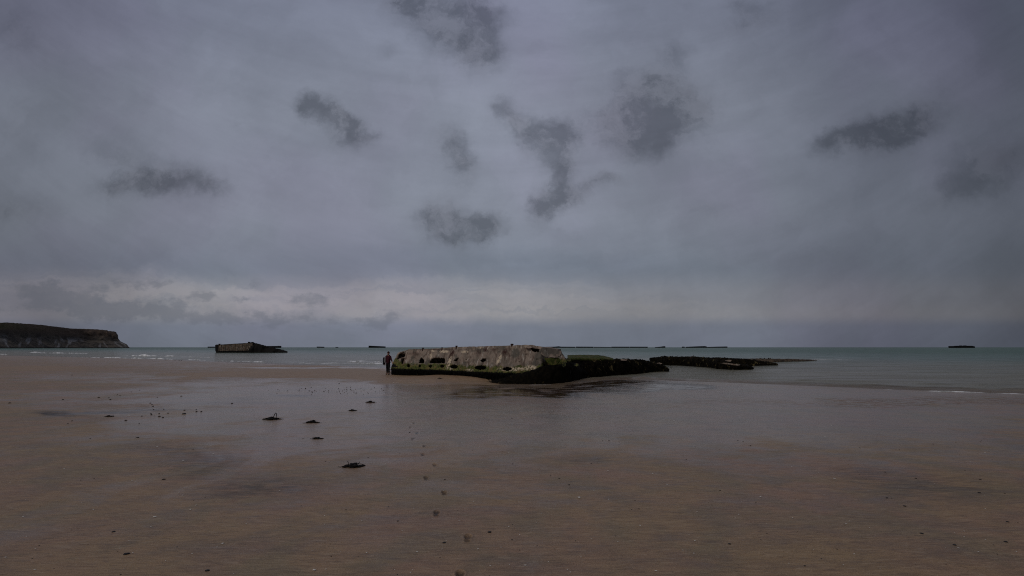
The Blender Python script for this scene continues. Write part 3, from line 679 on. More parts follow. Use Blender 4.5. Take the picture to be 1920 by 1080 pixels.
# mossy deck laid over the near end
V, Fc = [], []; NXm, NYm = 60, 14
for c in range(NXm + 1):
    px = 1064 + (1150 - 1064) * c / NXm
    pb_t, pb_b = interp(T1, px); Y0 = (SEA - CAMZ) / slope(pb_b)
    pyn = float(np.interp(px, [1064, 1150], [672.5, 673.6])); pyf = float(np.interp(px, [1064, 1120, 1130, 1150], [666.2, 666.0, 667.2, 672.2]))
    for k in range(NYm + 1):
        q_ = k / NYm; Yk = Y0 + .55 + 3.0 * q_; z_ = zrow(Yk, pyn + (pyf - pyn) * q_)
        v_ = Vector((uof(px, 670) * Yk, Yk, z_ + .03)); v_.z += mn.fractal(v_ * 1.8, 1, 2, 4) * .03
        if k == 0: v_.z -= .12
        V.append(v_)
for c in range(NXm):
    for k in range(NYm): a = c * (NYm + 1) + k; Fc.append((a, a + NYm + 1, a + NYm + 2, a + 1))
o = link('mossy_deck', V, Fc, m_moss, e1); sm = o.modifiers.new('t', 'SOLIDIFY'); sm.thickness = .25; sm.offset = -1; fix_normals(o)
tag(o, 'flat top covered in green algae')
slab('pale_block', [(1158, 674.5, 0), (1163, 673.6, .1), (1176, 674, .1), (1175, 675.8, 0), (1164, 676, 0)], at(1165, 703, SEA).y + .3, .3, m_conc_plain, e1, 3)
cent = [(tuple(atd(px, interp(T1, px)[0] * .45 + interp(T1, px)[1] * .55 + dy_, (SEA - CAMZ) / slope(interp(T1, px)[1]) + .1)), (.25, .1, .12), None) for px in range(1066, 1254, 6) for dy_ in (-8, 2, 8)]
fronds('seaweed_fringe', cent, m_weed, e1, 1500, .25, 9, .03)

e2 = low('long dark flat wreckage lying in the water, curved iron rod on top', 'sunken_pontoon', at(1330, 690, SEA))
T2 = [(1219, 671.5, 682), (1232, 670, 683.5), (1247, 668, 684.5), (1275, 669, 685.2), (1305, 669, 687.5), (1330, 671, 690), (1345, 674.5, 692), (1365, 678.5, 693), (1385, 682, 693.5), (1405, 686, 693.5), (1413, 690, 692.5)]
ridge('weed_covered_body', T2, SEA, 3.2, m_weed2, e2, 22.3, .17, 150, 1.8, .8, topw=.25)
slab('broken_plate', [(1219.5, 671.5, 0), (1228, 671, .1), (1230, 677, .1), (1221, 679, 0)], 54, .6, m_weed2, e2, 4)
slab('pale_block', [(1231, 681, 0), (1236, 679.6, 0), (1242, 681.2, 0), (1240, 682.6, 0), (1233, 682.4, 0)], 50.5, .3, m_conc_plain, e2, 4)
slab('pale_block', [(1352, 680.6, 0), (1362, 680.4, 0), (1388, 683.6, 0), (1386, 685.6, 0), (1362, 683, 0)], 49.5, .4, m_conc_plain, e2, 8)
def tube(pts, r, m, name, parent=None, seg=8, taper=.4):
    V, Fc = [], []; n = len(pts)
    for k, p in enumerate(pts):
        a = pts[max(0, k - 1)]; b_ = pts[min(n - 1, k + 1)]; d = (b_ - a).normalized()
        q_ = d.to_track_quat('Z', 'Y'); rr_ = r * (1 - (1 - taper) * k / (n - 1)) if not callable(r) else r(k / (n - 1))
        for i_ in range(seg): a_ = 2 * math.pi * i_ / seg; V.append(p + q_ @ Vector((math.cos(a_) * rr_, math.sin(a_) * rr_, 0)))
    for k in range(n - 1):
        for i_ in range(seg): Fc.append((k * seg + i_, k * seg + (i_ + 1) % seg, (k + 1) * seg + (i_ + 1) % seg, (k + 1) * seg + i_))
    Fc.append(tuple(range(seg))[::-1]); Fc.append(tuple((n - 1) * seg + i_ for i_ in range(seg)))
    if name is None: return V, Fc
    return link(name, V, Fc, m, parent)
tube([atd(px, py, 53) for px, py in [(1294, 673), (1295.5, 670.5), (1297.5, 668.3), (1301, 666.8)]], .07, m_rust, 'iron_rod', e2)
cent = [(tuple(atd(px, interp(T2, px)[0] * .5 + interp(T2, px)[1] * .5, (SEA - CAMZ) / slope(interp(T2, px)[1]) + .1)), (.3, .1, .2), None) for px in range(1225, 1410, 6)]
fronds('seaweed_fringe', cent, m_weed, e2, 900, .3, 19, .035)
e3 = low('short dark tapering wreckage just beyond the sunken one, blunt right tip', 'pontoon_fragment', at(1400, 686, SEA))
ridge('weed_covered_body', [(1325, 671, 686), (1345, 670.5, 686), (1380, 672, 686.5), (1400, 673.4, 686.5), (1420, 676, 686), (1440, 679, 685.5), (1455, 681, 685.3), (1459, 683, 685)], SEA, 3, m_weed2, e3, 33.3, .14, 110, 1.6, .8, topw=.3)
slab('pale_block', [(1360, 676.4, 0), (1366, 674.6, 0), (1372, 675, 0), (1370, 678, 0), (1363, 679, 0)], 55, .4, m_conc_plain, e3, 8)
e4 = low('thin farthest strip of brown wreckage, tapering to a point over the water', 'sunken_hull_remnant', at(1460, 678.5, SEA))
m_brown = simple('brown_weed_concrete', lin(92, 78, 62), lin(44, 36, 28), 2, .8, .05, .2, lin(130, 120, 100), .62)
ridge('hull_remnant', [(1385, 673, 678.5), (1400, 672.6, 679), (1430, 672.6, 679.2), (1450, 673.2, 679.2), (1480, 673.4, 678.2), (1505, 674.2, 677.4), (1532, 675.4, 676.2)], SEA, 4, m_brown, e4, 43.3, .13, 110, 1.2, .8, topw=.3)
for px_ in (1425, 1433, 1441, 1444): 
    p = atd(px_, 672, 78)
    V, Fc = tube([p - Vector((0, 0, .3)), p, p + Vector((.03, 0, .08))], .14, m_rust, None); link('stub', V, Fc, m_weed, e4)

# ------------------------------------------------------------------ caisson in the sea at left
YC = 205.0
e5 = empty('beached_caisson', (uof(450, 660) * YC, YC, SEA)); tag(e5, 'brown ribbed concrete caisson in the sea at left, right end collapsed', 'caisson')
m_cai = concrete_mat('caisson_concrete', lin(128, 110, 92), lin(92, 80, 68), False, True)
V, Fc, TD = [], [], []
NCx, NZ = 160, 24
def cai_pt(px, py, dy): return atd(px, py, YC + dy)
# front wall with cast ribs
for c in range(NCx + 1):
    px = 410.0 + (474 - 410) * c / NCx; pt = float(np.interp(px, [410, 440, 465, 474], [646.2, 644.4, 642.8, 642.4])); pb = 661.8
    for k in range(NZ + 1):
        q_ = k / NZ; py = pb + (pt - pb) * q_
        rib = (.10 + .16 * mn.noise(Vector((px * .9, 2, 2)))) * (math.sin((px + 1.2 * mn.noise(Vector((px * .3, 0, 0)))) * 2 * math.pi / 3.6) > .1) * (.12 < q_ < .96) + (.25 if q_ >= .96 else 0)
        v_ = cai_pt(px, py, -rib); v_ += mn.noise_vector(v_ * .9) * .09; V.append(v_); TD.append((q_ - .24 + .05 * mn.noise(Vector((px, 0, 0)))) * 1.0)
    # deck and back
    v_ = cai_pt(px, pt, 6.0); v_.z = V[-1].z - .05; V.append(v_); TD.append(1); v_ = cai_pt(px, pb, 6.2); V.append(v_); TD.append(0)
Mz = NZ + 3
for c in range(NCx):
    for k in range(Mz - 1): a = c * Mz + k; Fc.append((a, a + Mz, a + Mz + 1, a + 1))
o = link('ribbed_wall', V, Fc, m_cai, e5, attrs={'tide': TD}, smooth=False); fix_normals(o)
# dark end box
V = [cai_pt(px, py, dy) for dy in (0.0, 7) for px, py in [(405.5, 661.9), (403.6, 657.5), (403.4, 647.2), (405, 646.0), (410.6, 646.0), (410.6, 661.9)]]
Fc = [(0, 1, 2, 3, 4, 5), (11, 10, 9, 8, 7, 6)] + [(i_, i_ + 6, (i_ + 1) % 6 + 6, (i_ + 1) % 6) for i_ in range(6)]
o = link('end_wall', V, Fc, m_dark, e5, smooth=False); fix_normals(o)
o = ridge('collapsed_end', [(462, 655, 661.8), (468, 646, 661.8), (471, 642.6, 661.8), (476, 643.1, 661.8), (486, 645.6, 661.6), (497, 648.6, 661.5), (512, 651.6, 661.4), (525, 655.2, 661.2), (535, 658.2, 661), (539, 660, 660.9)], 0, 7, m_dark, e5, 50, .5, 100, .5, .9, depth=lambda px: YC - .3, topw=.15)
tag(o, 'dark collapsed end sloping into the water')
for px_, py_, r_ in [(411.5, 645.3, .35), (466.5, 641.6, .35), (468.4, 641.9, .3), (473, 641.9, .4)]:
    p = cai_pt(px_, py_, .6); V, Fc = tube([p - Vector((0, 0, .9)), p - Vector((0, 0, .3)), p + Vector((0, 0, .1)), p + Vector((0, 0, .16))], lambda f: r_ * (1.2 if f > .5 else .8), m_rust, None, 10); link('bollard', V, Fc, m_dark, e5)

# ------------------------------------------------------------------ breakwater caissons on the horizon
m_far = simple('far_concrete', lin(58, 62, 66), lin(44, 48, 52), .1, .9, .0)
m_far2 = simple('far_dark_concrete', lin(24, 25, 28), lin(16, 17, 19), .1, .9, .0)
def caisson(x0, x1, prof, Y, label, m=m_far, dpt=16, pb=None):
    # prof: list of (px, py_top)
    xc = uof((x0 + x1) / 2, 651) * Y; e = empty('breakwater_caisson', (xc, Y, SEA)); tag(e, label, 'caisson', 'breakwater caissons along the horizon')
    V, Fc = [], []
    n = max(6, int((x1 - x0) * 2))
    xs_ = [x0 + (x1 - x0) * k / n for k in range(n + 1)]
    for k, px in enumerate(xs_):
        pt = float(np.interp(px, [p_[0] for p_ in prof], [p_[1] for p_ in prof])); zt = zrow(Y, pt) + (.25 if k % 3 == 0 else 0)
        zb = SEA - 1
        x_ = uof(px, 651) * Y
        for (dy, z_) in ((0, zb), (0, zt - .9), (-.5, zt - .8), (-.5, zt), (2.5, zt), (2.6, zt - 1.2), (dpt - 2.6, zt - 1.2), (dpt - 2.5, zt), (dpt, zt), (dpt, zb)):
            V.append((x_, Y + dy, max(z_, zb)))
    for k in range(n):
        for a in range(9): i_ = k * 10 + a; Fc.append((i_, i_ + 10, i_ + 11, i_ + 1))
    Fc.append(tuple(range(10))); Fc.append(tuple(n * 10 + a for a in range(10))[::-1])
    o = link('caisson_wall', V, Fc, m, e, smooth=False); fix_normals(o)
    # concrete buttress ribs on the seaward wall
    V, Fc = [], []
    for k in range(1, n, 2):
        px = xs_[k]; pt = float(np.interp(px, [p_[0] for p_ in prof], [p_[1] for p_ in prof])); zt = zrow(Y, pt) - 1.0; x_ = uof(px, 651) * Y
        if zt < SEA + .8: continue
        b0 = len(V)
        for xx in (-.5, .5):
            for dy in (-.45, -.02):
                for z_ in (SEA - 1, zt): V.append((x_ + xx, Y + dy, z_))
        for f in ((0, 1, 3, 2), (4, 6, 7, 5), (0, 4, 5, 1), (1, 5, 7, 3)): Fc.append(tuple(b0 + a for a in f))
    if V: link('buttress_ribs', V, Fc, m, e, smooth=False)
    return e
CZ = [(389.3, 412, [(389, 650.0), (412, 649.9)], 'flat grey caisson on the horizon showing past the left end of the ribbed wreck', m_far, 1900),
      (490, 523.5, [(490, 648.9), (520, 648.8), (521, 648.4), (523.5, 648.8)], 'grey caisson on the horizon above the broken slope of the ribbed wreck', m_far2, 1700),
      (593.8, 605.4, [(594, 649.9), (605, 650.2)], 'short isolated caisson on the horizon right of the ribbed wreck', m_far, 2000),
      (629, 632, [(629, 650.7), (632, 650.7)], 'tiny speck of caisson on the horizon between two isolated ones', m_far, 2200),
      (691, 721, [(691, 648.2), (721, 649.6)], 'large sloping caisson on the horizon left above the standing person', m_far2, 1900),
      (1020, 1079, [(1020, 650.4), (1040, 650.0), (1048, 649.3), (1052, 650.0), (1079, 650.2)], 'long thin caisson on the horizon just behind the big wreck crest', m_far2, 2100),
      (1080.8, 1112.5, [(1081, 649.9), (1112, 650.1)], 'caisson on the horizon over the green algae deck, thicker than its neighbours', m_far2, 2000),
      (1114, 1146.5, [(1114, 650.3), (1146, 650.6)], 'faintest thinnest caisson in the horizon chain, between two thicker ones', m_far, 2300),
      (1148, 1180, [(1148, 650.0), (1180, 650.0)], 'level caisson on the horizon, left of a pair above the black seaweed wreckage', m_far2, 2050),
      (1182, 1214.5, [(1182, 650.0), (1214, 650.1)], 'level caisson on the horizon, right of a pair above the black seaweed wreckage', m_far2, 2050),
      (1230, 1247.6, [(1230, 650.9), (1240, 650.1), (1246, 649.2), (1247.6, 649.2)], 'wedge shaped caisson on the horizon rising to its right end', m_far2, 2000),
      (1281, 1284, [(1281, 650.2), (1282.5, 649.8), (1284, 650.4)], 'small lump of caisson alone on the horizon after the wedge', m_far2, 2000),
      (1288, 1325.5, [(1288, 650.3), (1305, 649.6), (1322, 649.0), (1325.5, 649.8)], 'caisson on the horizon with raised right half above the curved iron rod', m_far2, 1950),
      (1327, 1364, [(1327, 650.6), (1345, 650.0), (1363, 649.7)], 'last thin caisson of the horizon chain, rising gently to the right', m_far2, 2050),
      (1787, 1828, [(1787, 649.0), (1797, 648.9), (1798, 648.5), (1807, 648.3), (1808, 647.8), (1812, 647.8), (1813, 648.4), (1823, 648.5), (1828, 649.6)], 'black isolated caisson on the horizon at far right', m_far2, 1500)]
for x0, x1, prof, lab, m, Y in CZ: caisson(x0, x1, prof, Y, lab, m)

# ------------------------------------------------------------------ headland
m_cliff, t, b = mat('cliff_rock')
P = wpos(t); gn = t.n.new('ShaderNodeNewGeometry').outputs['True Normal']; gl = t.n.new('ShaderNodeSeparateXYZ'); t.l.new(gn, gl.inputs[0])
at_ = t.attr('hf'); al = t.attr('along')
cx = t.n.new('ShaderNodeCombineXYZ'); t.put(cx.inputs[0], al); t.put(cx.inputs[1], at_)
n1 = t.noise(t.mapping(cx.outputs[0], rot=(0, 0, R(24)), scale=(.045, 1.3, 1)), 1.0, 6, .65, .5); n2 = t.noise(P, .035, 5, .65); n3 = t.noise(t.mapping(P, scale=(1, 1, 2.5)), .06, 6, .7)
vst = t.noise(t.mapping(cx.outputs[0], rot=(0, 0, R(0)), scale=(.05, .9, 1)), 1.0, 5, .65, .8)
col = t.mix(t.mapr(n2, .4, .6), lin(66, 62, 58), lin(96, 88, 79))
col = t.mix(t.mapr(n3, .52, .64, 0, .8), col, lin(34, 33, 30))
scree = t.math('MULTIPLY', t.mapr(vst, .52, .62), t.mapr(at_, .62, .30))
col = t.mix(t.math('MULTIPLY', scree, .7), col, lin(150, 148, 148))
col = t.mix(t.math('MULTIPLY', t.mapr(at_, .45, .8), t.mapr(al, 380, 620)), col, lin(98, 84, 73))
gr = t.math('MULTIPLY', t.mapr(at_, .68, .82), t.mapr(al, 640, 300))
gcol = t.mix(t.mapr(n2, .45, .6), lin(128, 130, 74), lin(158, 136, 98))
col = t.mix(gr, col, gcol)
col = t.mix(t.mapr(at_, .07, .03), col, lin(16, 15, 14))
col = t.mix(t.math('MULTIPLY', t.mapr(n3, .5, .58), gr), col, lin(40, 44, 30))
t.put(b.inputs['Base Color'], col); b.inputs['Roughness'].default_value = .95; b.inputs['Specular IOR Level'].default_value = .1
nn = bump(t, None, n3, 6, .9); bump(t, b, vst, 5, .6, nn)
CT = [(-700, 600), (-400, 602), (-200, 603), (-60, 604), (0, 604.8), (12, 604.2), (40, 606), (80, 609), (90, 610.5), (120, 614), (135, 615.8), (150, 616.2), (170, 616.8), (180, 617), (202, 619), (203, 620.3), (214, 621.2), (218, 622.5)]
def cdepth(px): return float(np.interp(px, [-700, 0, 245], [620, 980, 1500]))
cols_ = []
for k in range(260): cols_.append(-700 + (218 + 700) * (1 - (1 - k / 259) ** 1.35))
V, HF, AL, Fc = [], [], [], []; NPc = 40
def cliff_col(pxb, pxt, pyt, Yb, back, al_, sx_=0.0):
    out_ = []
    b0 = Vector((uof(pxb, 652) * Yb, Yb, SEA - 1)); Yt = Yb + back; tp_ = atd(pxt, pyt, Yt); H = tp_.z - b0.z
    for k in range(NPc):
        q_ = k / (NPc - 1)
        if q_ < .85:
            r_ = q_ / .85; hh = r_ ; hz = (1 - (1 - min(r_ / .45, 1)) ** 1.4) * .0
            out = (0.62 * (r_ / .42) if r_ < .42 else .62 + .38 * ((r_ - .42) / .58)); 
            grd = float(np.interp(al_, [250, 560], [.55, .92]))
            o_ = (r_ / .42) * grd * .8 if r_ < .42 else grd * .8 + (r_ - .42) / .58 * (.2 * grd + (1 - grd)) 
            p = b0.lerp(tp_, 0); p = Vector((b0.x + (tp_.x - b0.x) * o_, b0.y + (tp_.y - b0.y) * o_, b0.z + H * r_ ** 1.0))
        else:
            r_ = (q_ - .85) / .15; p = tp_ + Vector((tp_.x / tp_.y * 400 * r_, 400 * r_, -3 * r_ - 25 * r_ * r_)); hh = 1.0
        am = sst(0, .25, np.array([hh]))[0] * (1 if q_ < .85 else .15) * 1.0
        g_ = mn.fractal(Vector((al_ * .035, hh * 1.2, 2)), .8, 2, 5); g2 = mn.fractal(Vector((al_ * .012, hh * .5, 7)), 1, 2, 3)
        edge = 1 - .75 * sst(.8, 1., np.array([hh]))[0]
        p.y -= (g_ * 16 + g2 * 22) * am * edge; p.x += g_ * 5 * am * edge; p.z += mn.noise(Vector((al_ * .08, hh * 6, 4))) * 1.2 * am * edge
        V.append(p); HF.append(hh); AL.append(al_); 
ncol = 0
for px in cols_:
    al_ = 0 if px < -700 else (px + 700) / 918 * 700
    toe = 27 * sst(150, 218, np.array([px]))[0]
    pyt = interp(CT, px)[0] + .5 * mn.noise(Vector((px * .35, 3, 3))) + (.25 if int(px * .37) % 3 == 0 else 0)
    Yb = cdepth(px); cliff_col(px + toe, px, pyt, Yb, 60 + 40 * (1 - toe / 27), al_, 0); ncol += 1
for k in range(1, 26):                                   # the point turns away behind
    f = k / 25; Yb = 1480 + 500 * f; cliff_col(245 - 45 * f, 218 - 34 * f, 622.5 + 3 * f, Yb, 50, 700 + f * 200); ncol += 1
for c in range(ncol - 1):
    for k in range(NPc - 1): a = c * NPc + k; Fc.append((a, a + NPc, a + NPc + 1, a + 1))
o = link('headland_cliff', V, Fc, m_cliff, attrs={'hf': HF, 'along': AL}, smooth=True); tag(o, kind='structure')

# ------------------------------------------------------------------ seaweed clumps on the sand
def lumps(rd, n, sx_, sy_, sz_, r0):
    bm = bmesh.new()
    for _ in range(n):
        p = Vector((max(-1.7, min(1.7, rd.gauss(0, 1))) * sx_, rd.gauss(0, sy_), 0)); p.z = rd.random() * sz_ * max(0, 1 - abs(p.x) / (1.6 * sx_)); r_ = r0 * rd.uniform(.5, 1.2)
        bmesh.ops.create_icosphere(bm, subdivisions=2, radius=r_, matrix=Matrix.Translation(p) @ Matrix.Rotation(rd.uniform(0, 3), 4, 'Z') @ Matrix.Diagonal((2.0, 1.1, .5, 1)))
    for v_ in bm.verts: v_.co += mn.noise_vector(v_.co * 26) * r0 * .5
    return bm
def strand(rd, L, r_, up=.5, curl=2.0, a=None, p0=Vector((0, 0, .01))):
    a = rd.uniform(0, 6.28) if a is None else a; el = up; p = p0.copy(); pts = [p.copy()]
    for k in range(9):
        d = Vector((math.cos(a) * math.cos(el), math.sin(a) * math.cos(el), math.sin(el))); p = p + d * L / 9; p.z = max(p.z, .004)
        pts.append(p.copy()); a += rd.uniform(-.5, .5) * curl * .3; el -= rd.uniform(.05, .28)
    return pts
WEED = [(508, 786.5, .9, 5, [(-.3, .1, .11, .25), (.12, .0, .2, 1.2)], 'clump of black seaweed on wet sand with an upright looping stalk'),
        (585, 792.5, .75, 3, [], 'flat spindle shaped strip of dark seaweed right of the looped clump'),
        (595, 822.5, .7, 4, [], 'small rounded black seaweed clump with a thin tail pointing right'),
        (660, 875, .95, 7, [], 'largest nearest black seaweed clump with two upturned stalks'),
        (661, 770, .6, 3, [], 'small black seaweed clump in two lumps left of the farthest one'),
        (694, 754.5, .75, 3, [], 'farthest flat black seaweed clump lying near the sand bar'),
        (824, 709.5, .6, 2, [], 'thin scrap of dark seaweed on dry sand in front of the big wreck'),
        (206, 781, .5, 3, [], 'small reddish black seaweed scrap by the dark streak at left'),
        (259, 820.5, .4, 2, [], 'small notched black seaweed scrap alone at left below the pebbles')]
WD = {508: (31, 6), 585: (29, 4), 595: (24, 5), 660: (41, 10), 661: (18, 5), 694: (20, 4), 824: (13, 3), 206: (20, 3), 259: (8, 4)}
for i_, (px, py, k_, n_, _, lab) in enumerate(WEED):
    p = atg(px, py); rd = random.Random(i_ * 5 + 2); wm = WD[px][0] * p.y / F
    root = empty('seaweed_clump', (p.x, p.y, p.z)); tag(root, lab, 'seaweed', 'seaweed clumps washed up on the wet sand')
    bm = lumps(rd, n_ * 4, wm * .20, wm * .09, wm * .13, wm * .085)
    me = bpy.data.meshes.new('weed_mass'); bm.to_mesh(me); bm.free(); me.materials.append(m_kelp); me.polygons.foreach_set('use_smooth', [True] * len(me.polygons))
    o = bpy.data.objects.new('weed_mass', me); C.objects.link(o); o.parent = root
    VV, FF = [], []
    for s_ in range(14 if wm > .3 else 8):
        side_ = rd.choice((0, math.pi)) + rd.uniform(-.5, .5)
        pts = strand(rd, wm * rd.uniform(.25, .6), 0, rd.uniform(0, .5), 2, side_, Vector((rd.gauss(0, wm * .1), rd.gauss(0, wm * .05), .01)))
        V_, F_ = tube(pts, wm * .022, None, None, None, 6, .3); o_ = len(VV); VV += V_; FF += [tuple(a + o_ for a in f) for f in F_]
    link('frond', VV, FF, m_kelp, root, world=False)
    if px == 508:
        L_ = wm * .30; pts = [Vector((.16 * wm + L_ * .55 * math.sin(a) , 0, L_ * .45 * (1 - math.cos(a)) + .01)) for a in np.linspace(-.1, 1.95 * math.pi * .78, 14)]
        pts = [Vector((wm * .10 + wm * .22 * math.sin(f * math.pi * .55), 0, wm * .38 * math.sin(f * math.pi))) for f in np.linspace(0, 1, 14)]
        tube(pts, wm * .022, m_kelp, 'stalk', root, 6, .8).matrix_world; o = bpy.context.scene.collection.objects[-1]
        o.data.transform(Matrix.Translation(root.location))
    if px == 660:
        for (x0_, x1_, h_) in ((-.13, -.20, .24), (.10, .34, .20)):
            pts = [Vector((wm * (x0_ + (x1_ - x0_) * f), 0, wm * h_ * f)) + mn.noise_vector(Vector((f * 4, x0_, 1))) * wm * .015 for f in np.linspace(0, 1, 8)]
            tube(pts, wm * .022, m_kelp, 'stalk', root, 6, .6); o = C.objects[-1]; o.data.transform(Matrix.Translation(root.location))

# ------------------------------------------------------------------ pebbles and shells
m_peb = simple('black_pebble', lin(30, 26, 24), lin(16, 14, 13), 60, .45, .001)
m_shell = simple('white_shell', lin(235, 230, 220), lin(200, 192, 180), 60, .5, .001)
def blob_mesh(name, seed, flat, m):
    bm = bmesh.new(); bmesh.ops.create_icosphere(bm, subdivisions=2, radius=1)
    for v_ in bm.verts:
        v_.co += mn.noise_vector(v_.co * 1.1 + Vector((seed, 0, 0))) * .35; v_.co.z *= flat
    me = bpy.data.meshes.new(name); bm.to_mesh(me); bm.free(); me.materials.append(m); me.polygons.foreach_set('use_smooth', [True] * len(me.polygons)); return me
def shell_mesh(name, seed, m):     # fan-shaped half shell with ribs
    V, Fc = [(0, -.7, .05)], []; n, r_ = 12, 4
    for k in range(1, r_ + 1):
        for j in range(n + 1):
            a = R(20 + 140 * j / n); q_ = k / r_; rad = 1.4 * q_ * (1 + .05 * math.sin(j * 3.1 + seed))
            V.append((math.cos(a) * rad * .8, -.7 + math.sin(a) * rad, .05 + .42 * math.sin(q_ * math.pi * .8) * (1 + .12 * (j % 2))))
    for j in range(n): Fc.append((0, 1 + j, 2 + j))
    for k in range(r_ - 1):
        for j in range(n): a = 1 + k * (n + 1) + j; Fc.append((a, a + n + 1, a + n + 2, a + 1))
    me = bpy.data.meshes.new(name); me.from_pydata(V, [], Fc); me.materials.append(m); me.polygons.foreach_set('use_smooth', [True] * len(me.polygons)); return me
pm_ = [blob_mesh('pebble', s_, .6, m_peb) for s_ in (1.3, 5.1, 9.7, 14.2)]; fl_ = [blob_mesh('dark_shell', s_, .3, m_peb) for s_ in (2.2, 7.7, 12.1)]
sh_ = [shell_mesh('white_shell', s_, m_shell) for s_ in (1, 2, 3)]
def drop(name, me, px, py, wpx, lab, cat, group, rz=None, asp=1.0):
    p = atg(px, py); s_ = wpx * .5 * p.y / F
    o = bpy.data.objects.new(name, me); C.objects.link(o); o.scale = (s_, s_ * asp, s_); o.rotation_euler = (0, 0, random.uniform(0, 6.28) if rz is None else rz)
    o.location = (p.x, p.y, p.z + s_ * .15); tag(o, lab, cat, group); return o
PEB = [(282, 756, 2.6), (285, 758.5, 2.2), (295, 745, 2), (287, 762, 3), (288, 768, 2), (307, 767.5, 2.2), (283, 776, 2.6), (284, 778, 3), (298.5, 776, 2.6), (299, 781, 3.6), (305.5, 783, 3), (289, 780, 1.6), (266, 780.5, 2.8), (236, 788.5, 3.4), (315, 775, 2.8), (346, 769.5, 3), (345, 776.5, 5),
       (368, 768.5, 2.4), (368.5, 772, 2.8), (377.5, 772, 3), (340, 743, 2.6), (435, 756.5, 3), (185, 745.5, 3), (207, 749.5, 3), (204, 746, 2), (118, 749.5, 2.6), (135, 789.5, 2.6), (127, 795, 2.6), (18, 756, 3.6), (135, 703.5, 2), (220, 740.5, 2), (225, 741.5, 2), (262, 731.5, 1.6), (261, 794.5, 2), (246, 735, 1.6)]
for i_, (px, py, w_) in enumerate(PEB):
    drop('pebble', pm_[i_ % 4], px, py, w_ * 1.15, 'small black pebble on the wet sand around the dark streak at left', 'pebble', 'black pebbles scattered at left')
for k in range(70):
    px = random.gauss(625, 60); py = 732 + random.gauss(0, 3.2) + abs(px - 620) * .02
    if 722 < py < 745: drop('pebble', pm_[k % 4], px, py, random.uniform(1.0, 2.0), 'tiny dark pebble at the edge of the sand bar above the seaweed clumps', 'pebble', 'tiny pebbles along the sand bar edge')
for px, py in [(311, 675.4), (328, 675.6), (340, 676), (336, 675.7), (573, 728), (590, 732), (636, 719), (635.5, 719.5), (657, 726), (702, 727)]:
    drop('pebble', pm_[0], px, py, 1.8, 'dark speck of stone on the sand bar behind the seaweed clumps', 'pebble', 'dark stones on the sand bar')
BLK = [(237, 1039, 10, 'black flat shell at lower left of the foreground, widest of all'), (389, 1070, 8, 'black elongated shell at the bottom edge left of centre'), (213, 997, 6, 'black flat shell just above the widest one at lower left'), (307, 899, 6, 'black sliver of shell in front of the purple sand band'),
       (918, 998, 7, 'pointed black shell right of the lowest footprints'), (833, 1017.5, 6, 'rectangular black shell left of the lowest footprints'), (834, 899, 3.5, 'small black shell by the middle footprints'), (610.5, 865, 2.6, 'small black shell left of the largest seaweed clump'), (768, 811, 3, 'round black pebble beside the farther footprints'),
       (746, 977, 4, 'dark knob of shell left of the footprint trail'), (960, 1012, 3, 'little black pebble right of the pointed shell'), (1067, 909, 3.4, 'black shell below the middle, right of two'), (1048.5, 897, 3.6, 'black shell below the middle, left of two'),
       (1368, 1020, 5, 'tilted black shell low right of the middle'), (1728, 1000.5, 6, 'black oval shell in the lower right, leftmost of three'), (1790, 1022, 6, 'black oval shell lowest in the lower right'), (1886, 1016, 6, 'black oval shell nearest the right edge'), (1889, 978.5, 5, 'black shell near the right edge above another'), (1836, 924, 5, 'black flat shell high at the right'), (1838, 899, 4, 'small black shell topmost at the right'), (1696, 949, 5, 'thin black shell right of the tilted one'), (1663, 933.5, 4, 'slanted little black shell at the right middle'), (1350, 919.5, 3.4, 'small black shell beside a white fragment right of the middle'), (1407, 835.5, 3, 'lone black pebble in the wet shine right of the middle'),
       (1509, 1061, 4, 'black shell close to the bottom edge right of the middle'), (1438, 1000, 2.5, 'tiny black shell over the bottom edge'), (649, 955, 2.6, 'little black shell under the largest seaweed clump'), (1717, 897, 4, 'thin dark shell in the upper right sand'), (960, 785, 2.4, 'tiny dark pebble in the rippled water film')]
for i_, (px, py, w_, lab) in enumerate(BLK): drop('dark_shell' if 'shell' in lab else 'pebble', fl_[i_ % 3], px, py, w_, lab, 'shell' if 'shell' in lab else 'pebble', None, rz=random.uniform(-.5, .5), asp=.95 if w_ < 8 else .8)
rs = random.Random(77)
for k in range(110):
    py = 820 + 260 * rs.random(); px = rs.uniform(0, 1920)
    drop('dark_shell', fl_[k % 3], px, py, rs.uniform(1.2, 2.8), 'tiny dark shell chip scattered over the foreground sand', 'shell', 'tiny dark chips over the foreground sand')
for k in range(150):
    py = 780 + 300 * rs.random() ** .7; px = rs.uniform(0, 1920)
    drop('white_shell', sh_[k % 3], px, py, rs.uniform(1.6, 3.6), 'tiny white shell chip scattered over the foreground sand', 'shell', 'tiny white chips over the foreground sand')
for px, py, w_ in [(1086, 934, 5), (1426, 932, 3), (1564.5, 898, 3), (985, 1060.5, 3), (290, 970, 4), (357, 956, 3), (400, 852, 3), (241, 780, 3.6), (1230, 1071, 3), (417, 1020, 4), (589, 1070, 5), (832, 920, 2), (1200, 986, 3), (782, 1035, 3), (1379, 972, 2)]:
    drop('white_shell', sh_[0], px, py, w_ * 1.4, 'white fan shaped shell lying open on the brown foreground sand', 'shell', 'larger white shells on the foreground sand')
for px, py, w_ in [(738, 718, 2), (744, 717.4, 2), (734, 711, 1.4), (820, 737.5, 1.6), (471, 728, 2), (548, 774, 1.6)]:
    drop('white_shell', sh_[1], px, py, w_ * 1.7, 'white shell speck on the pale sand bar near the person', 'shell', 'white specks on the sand bar')

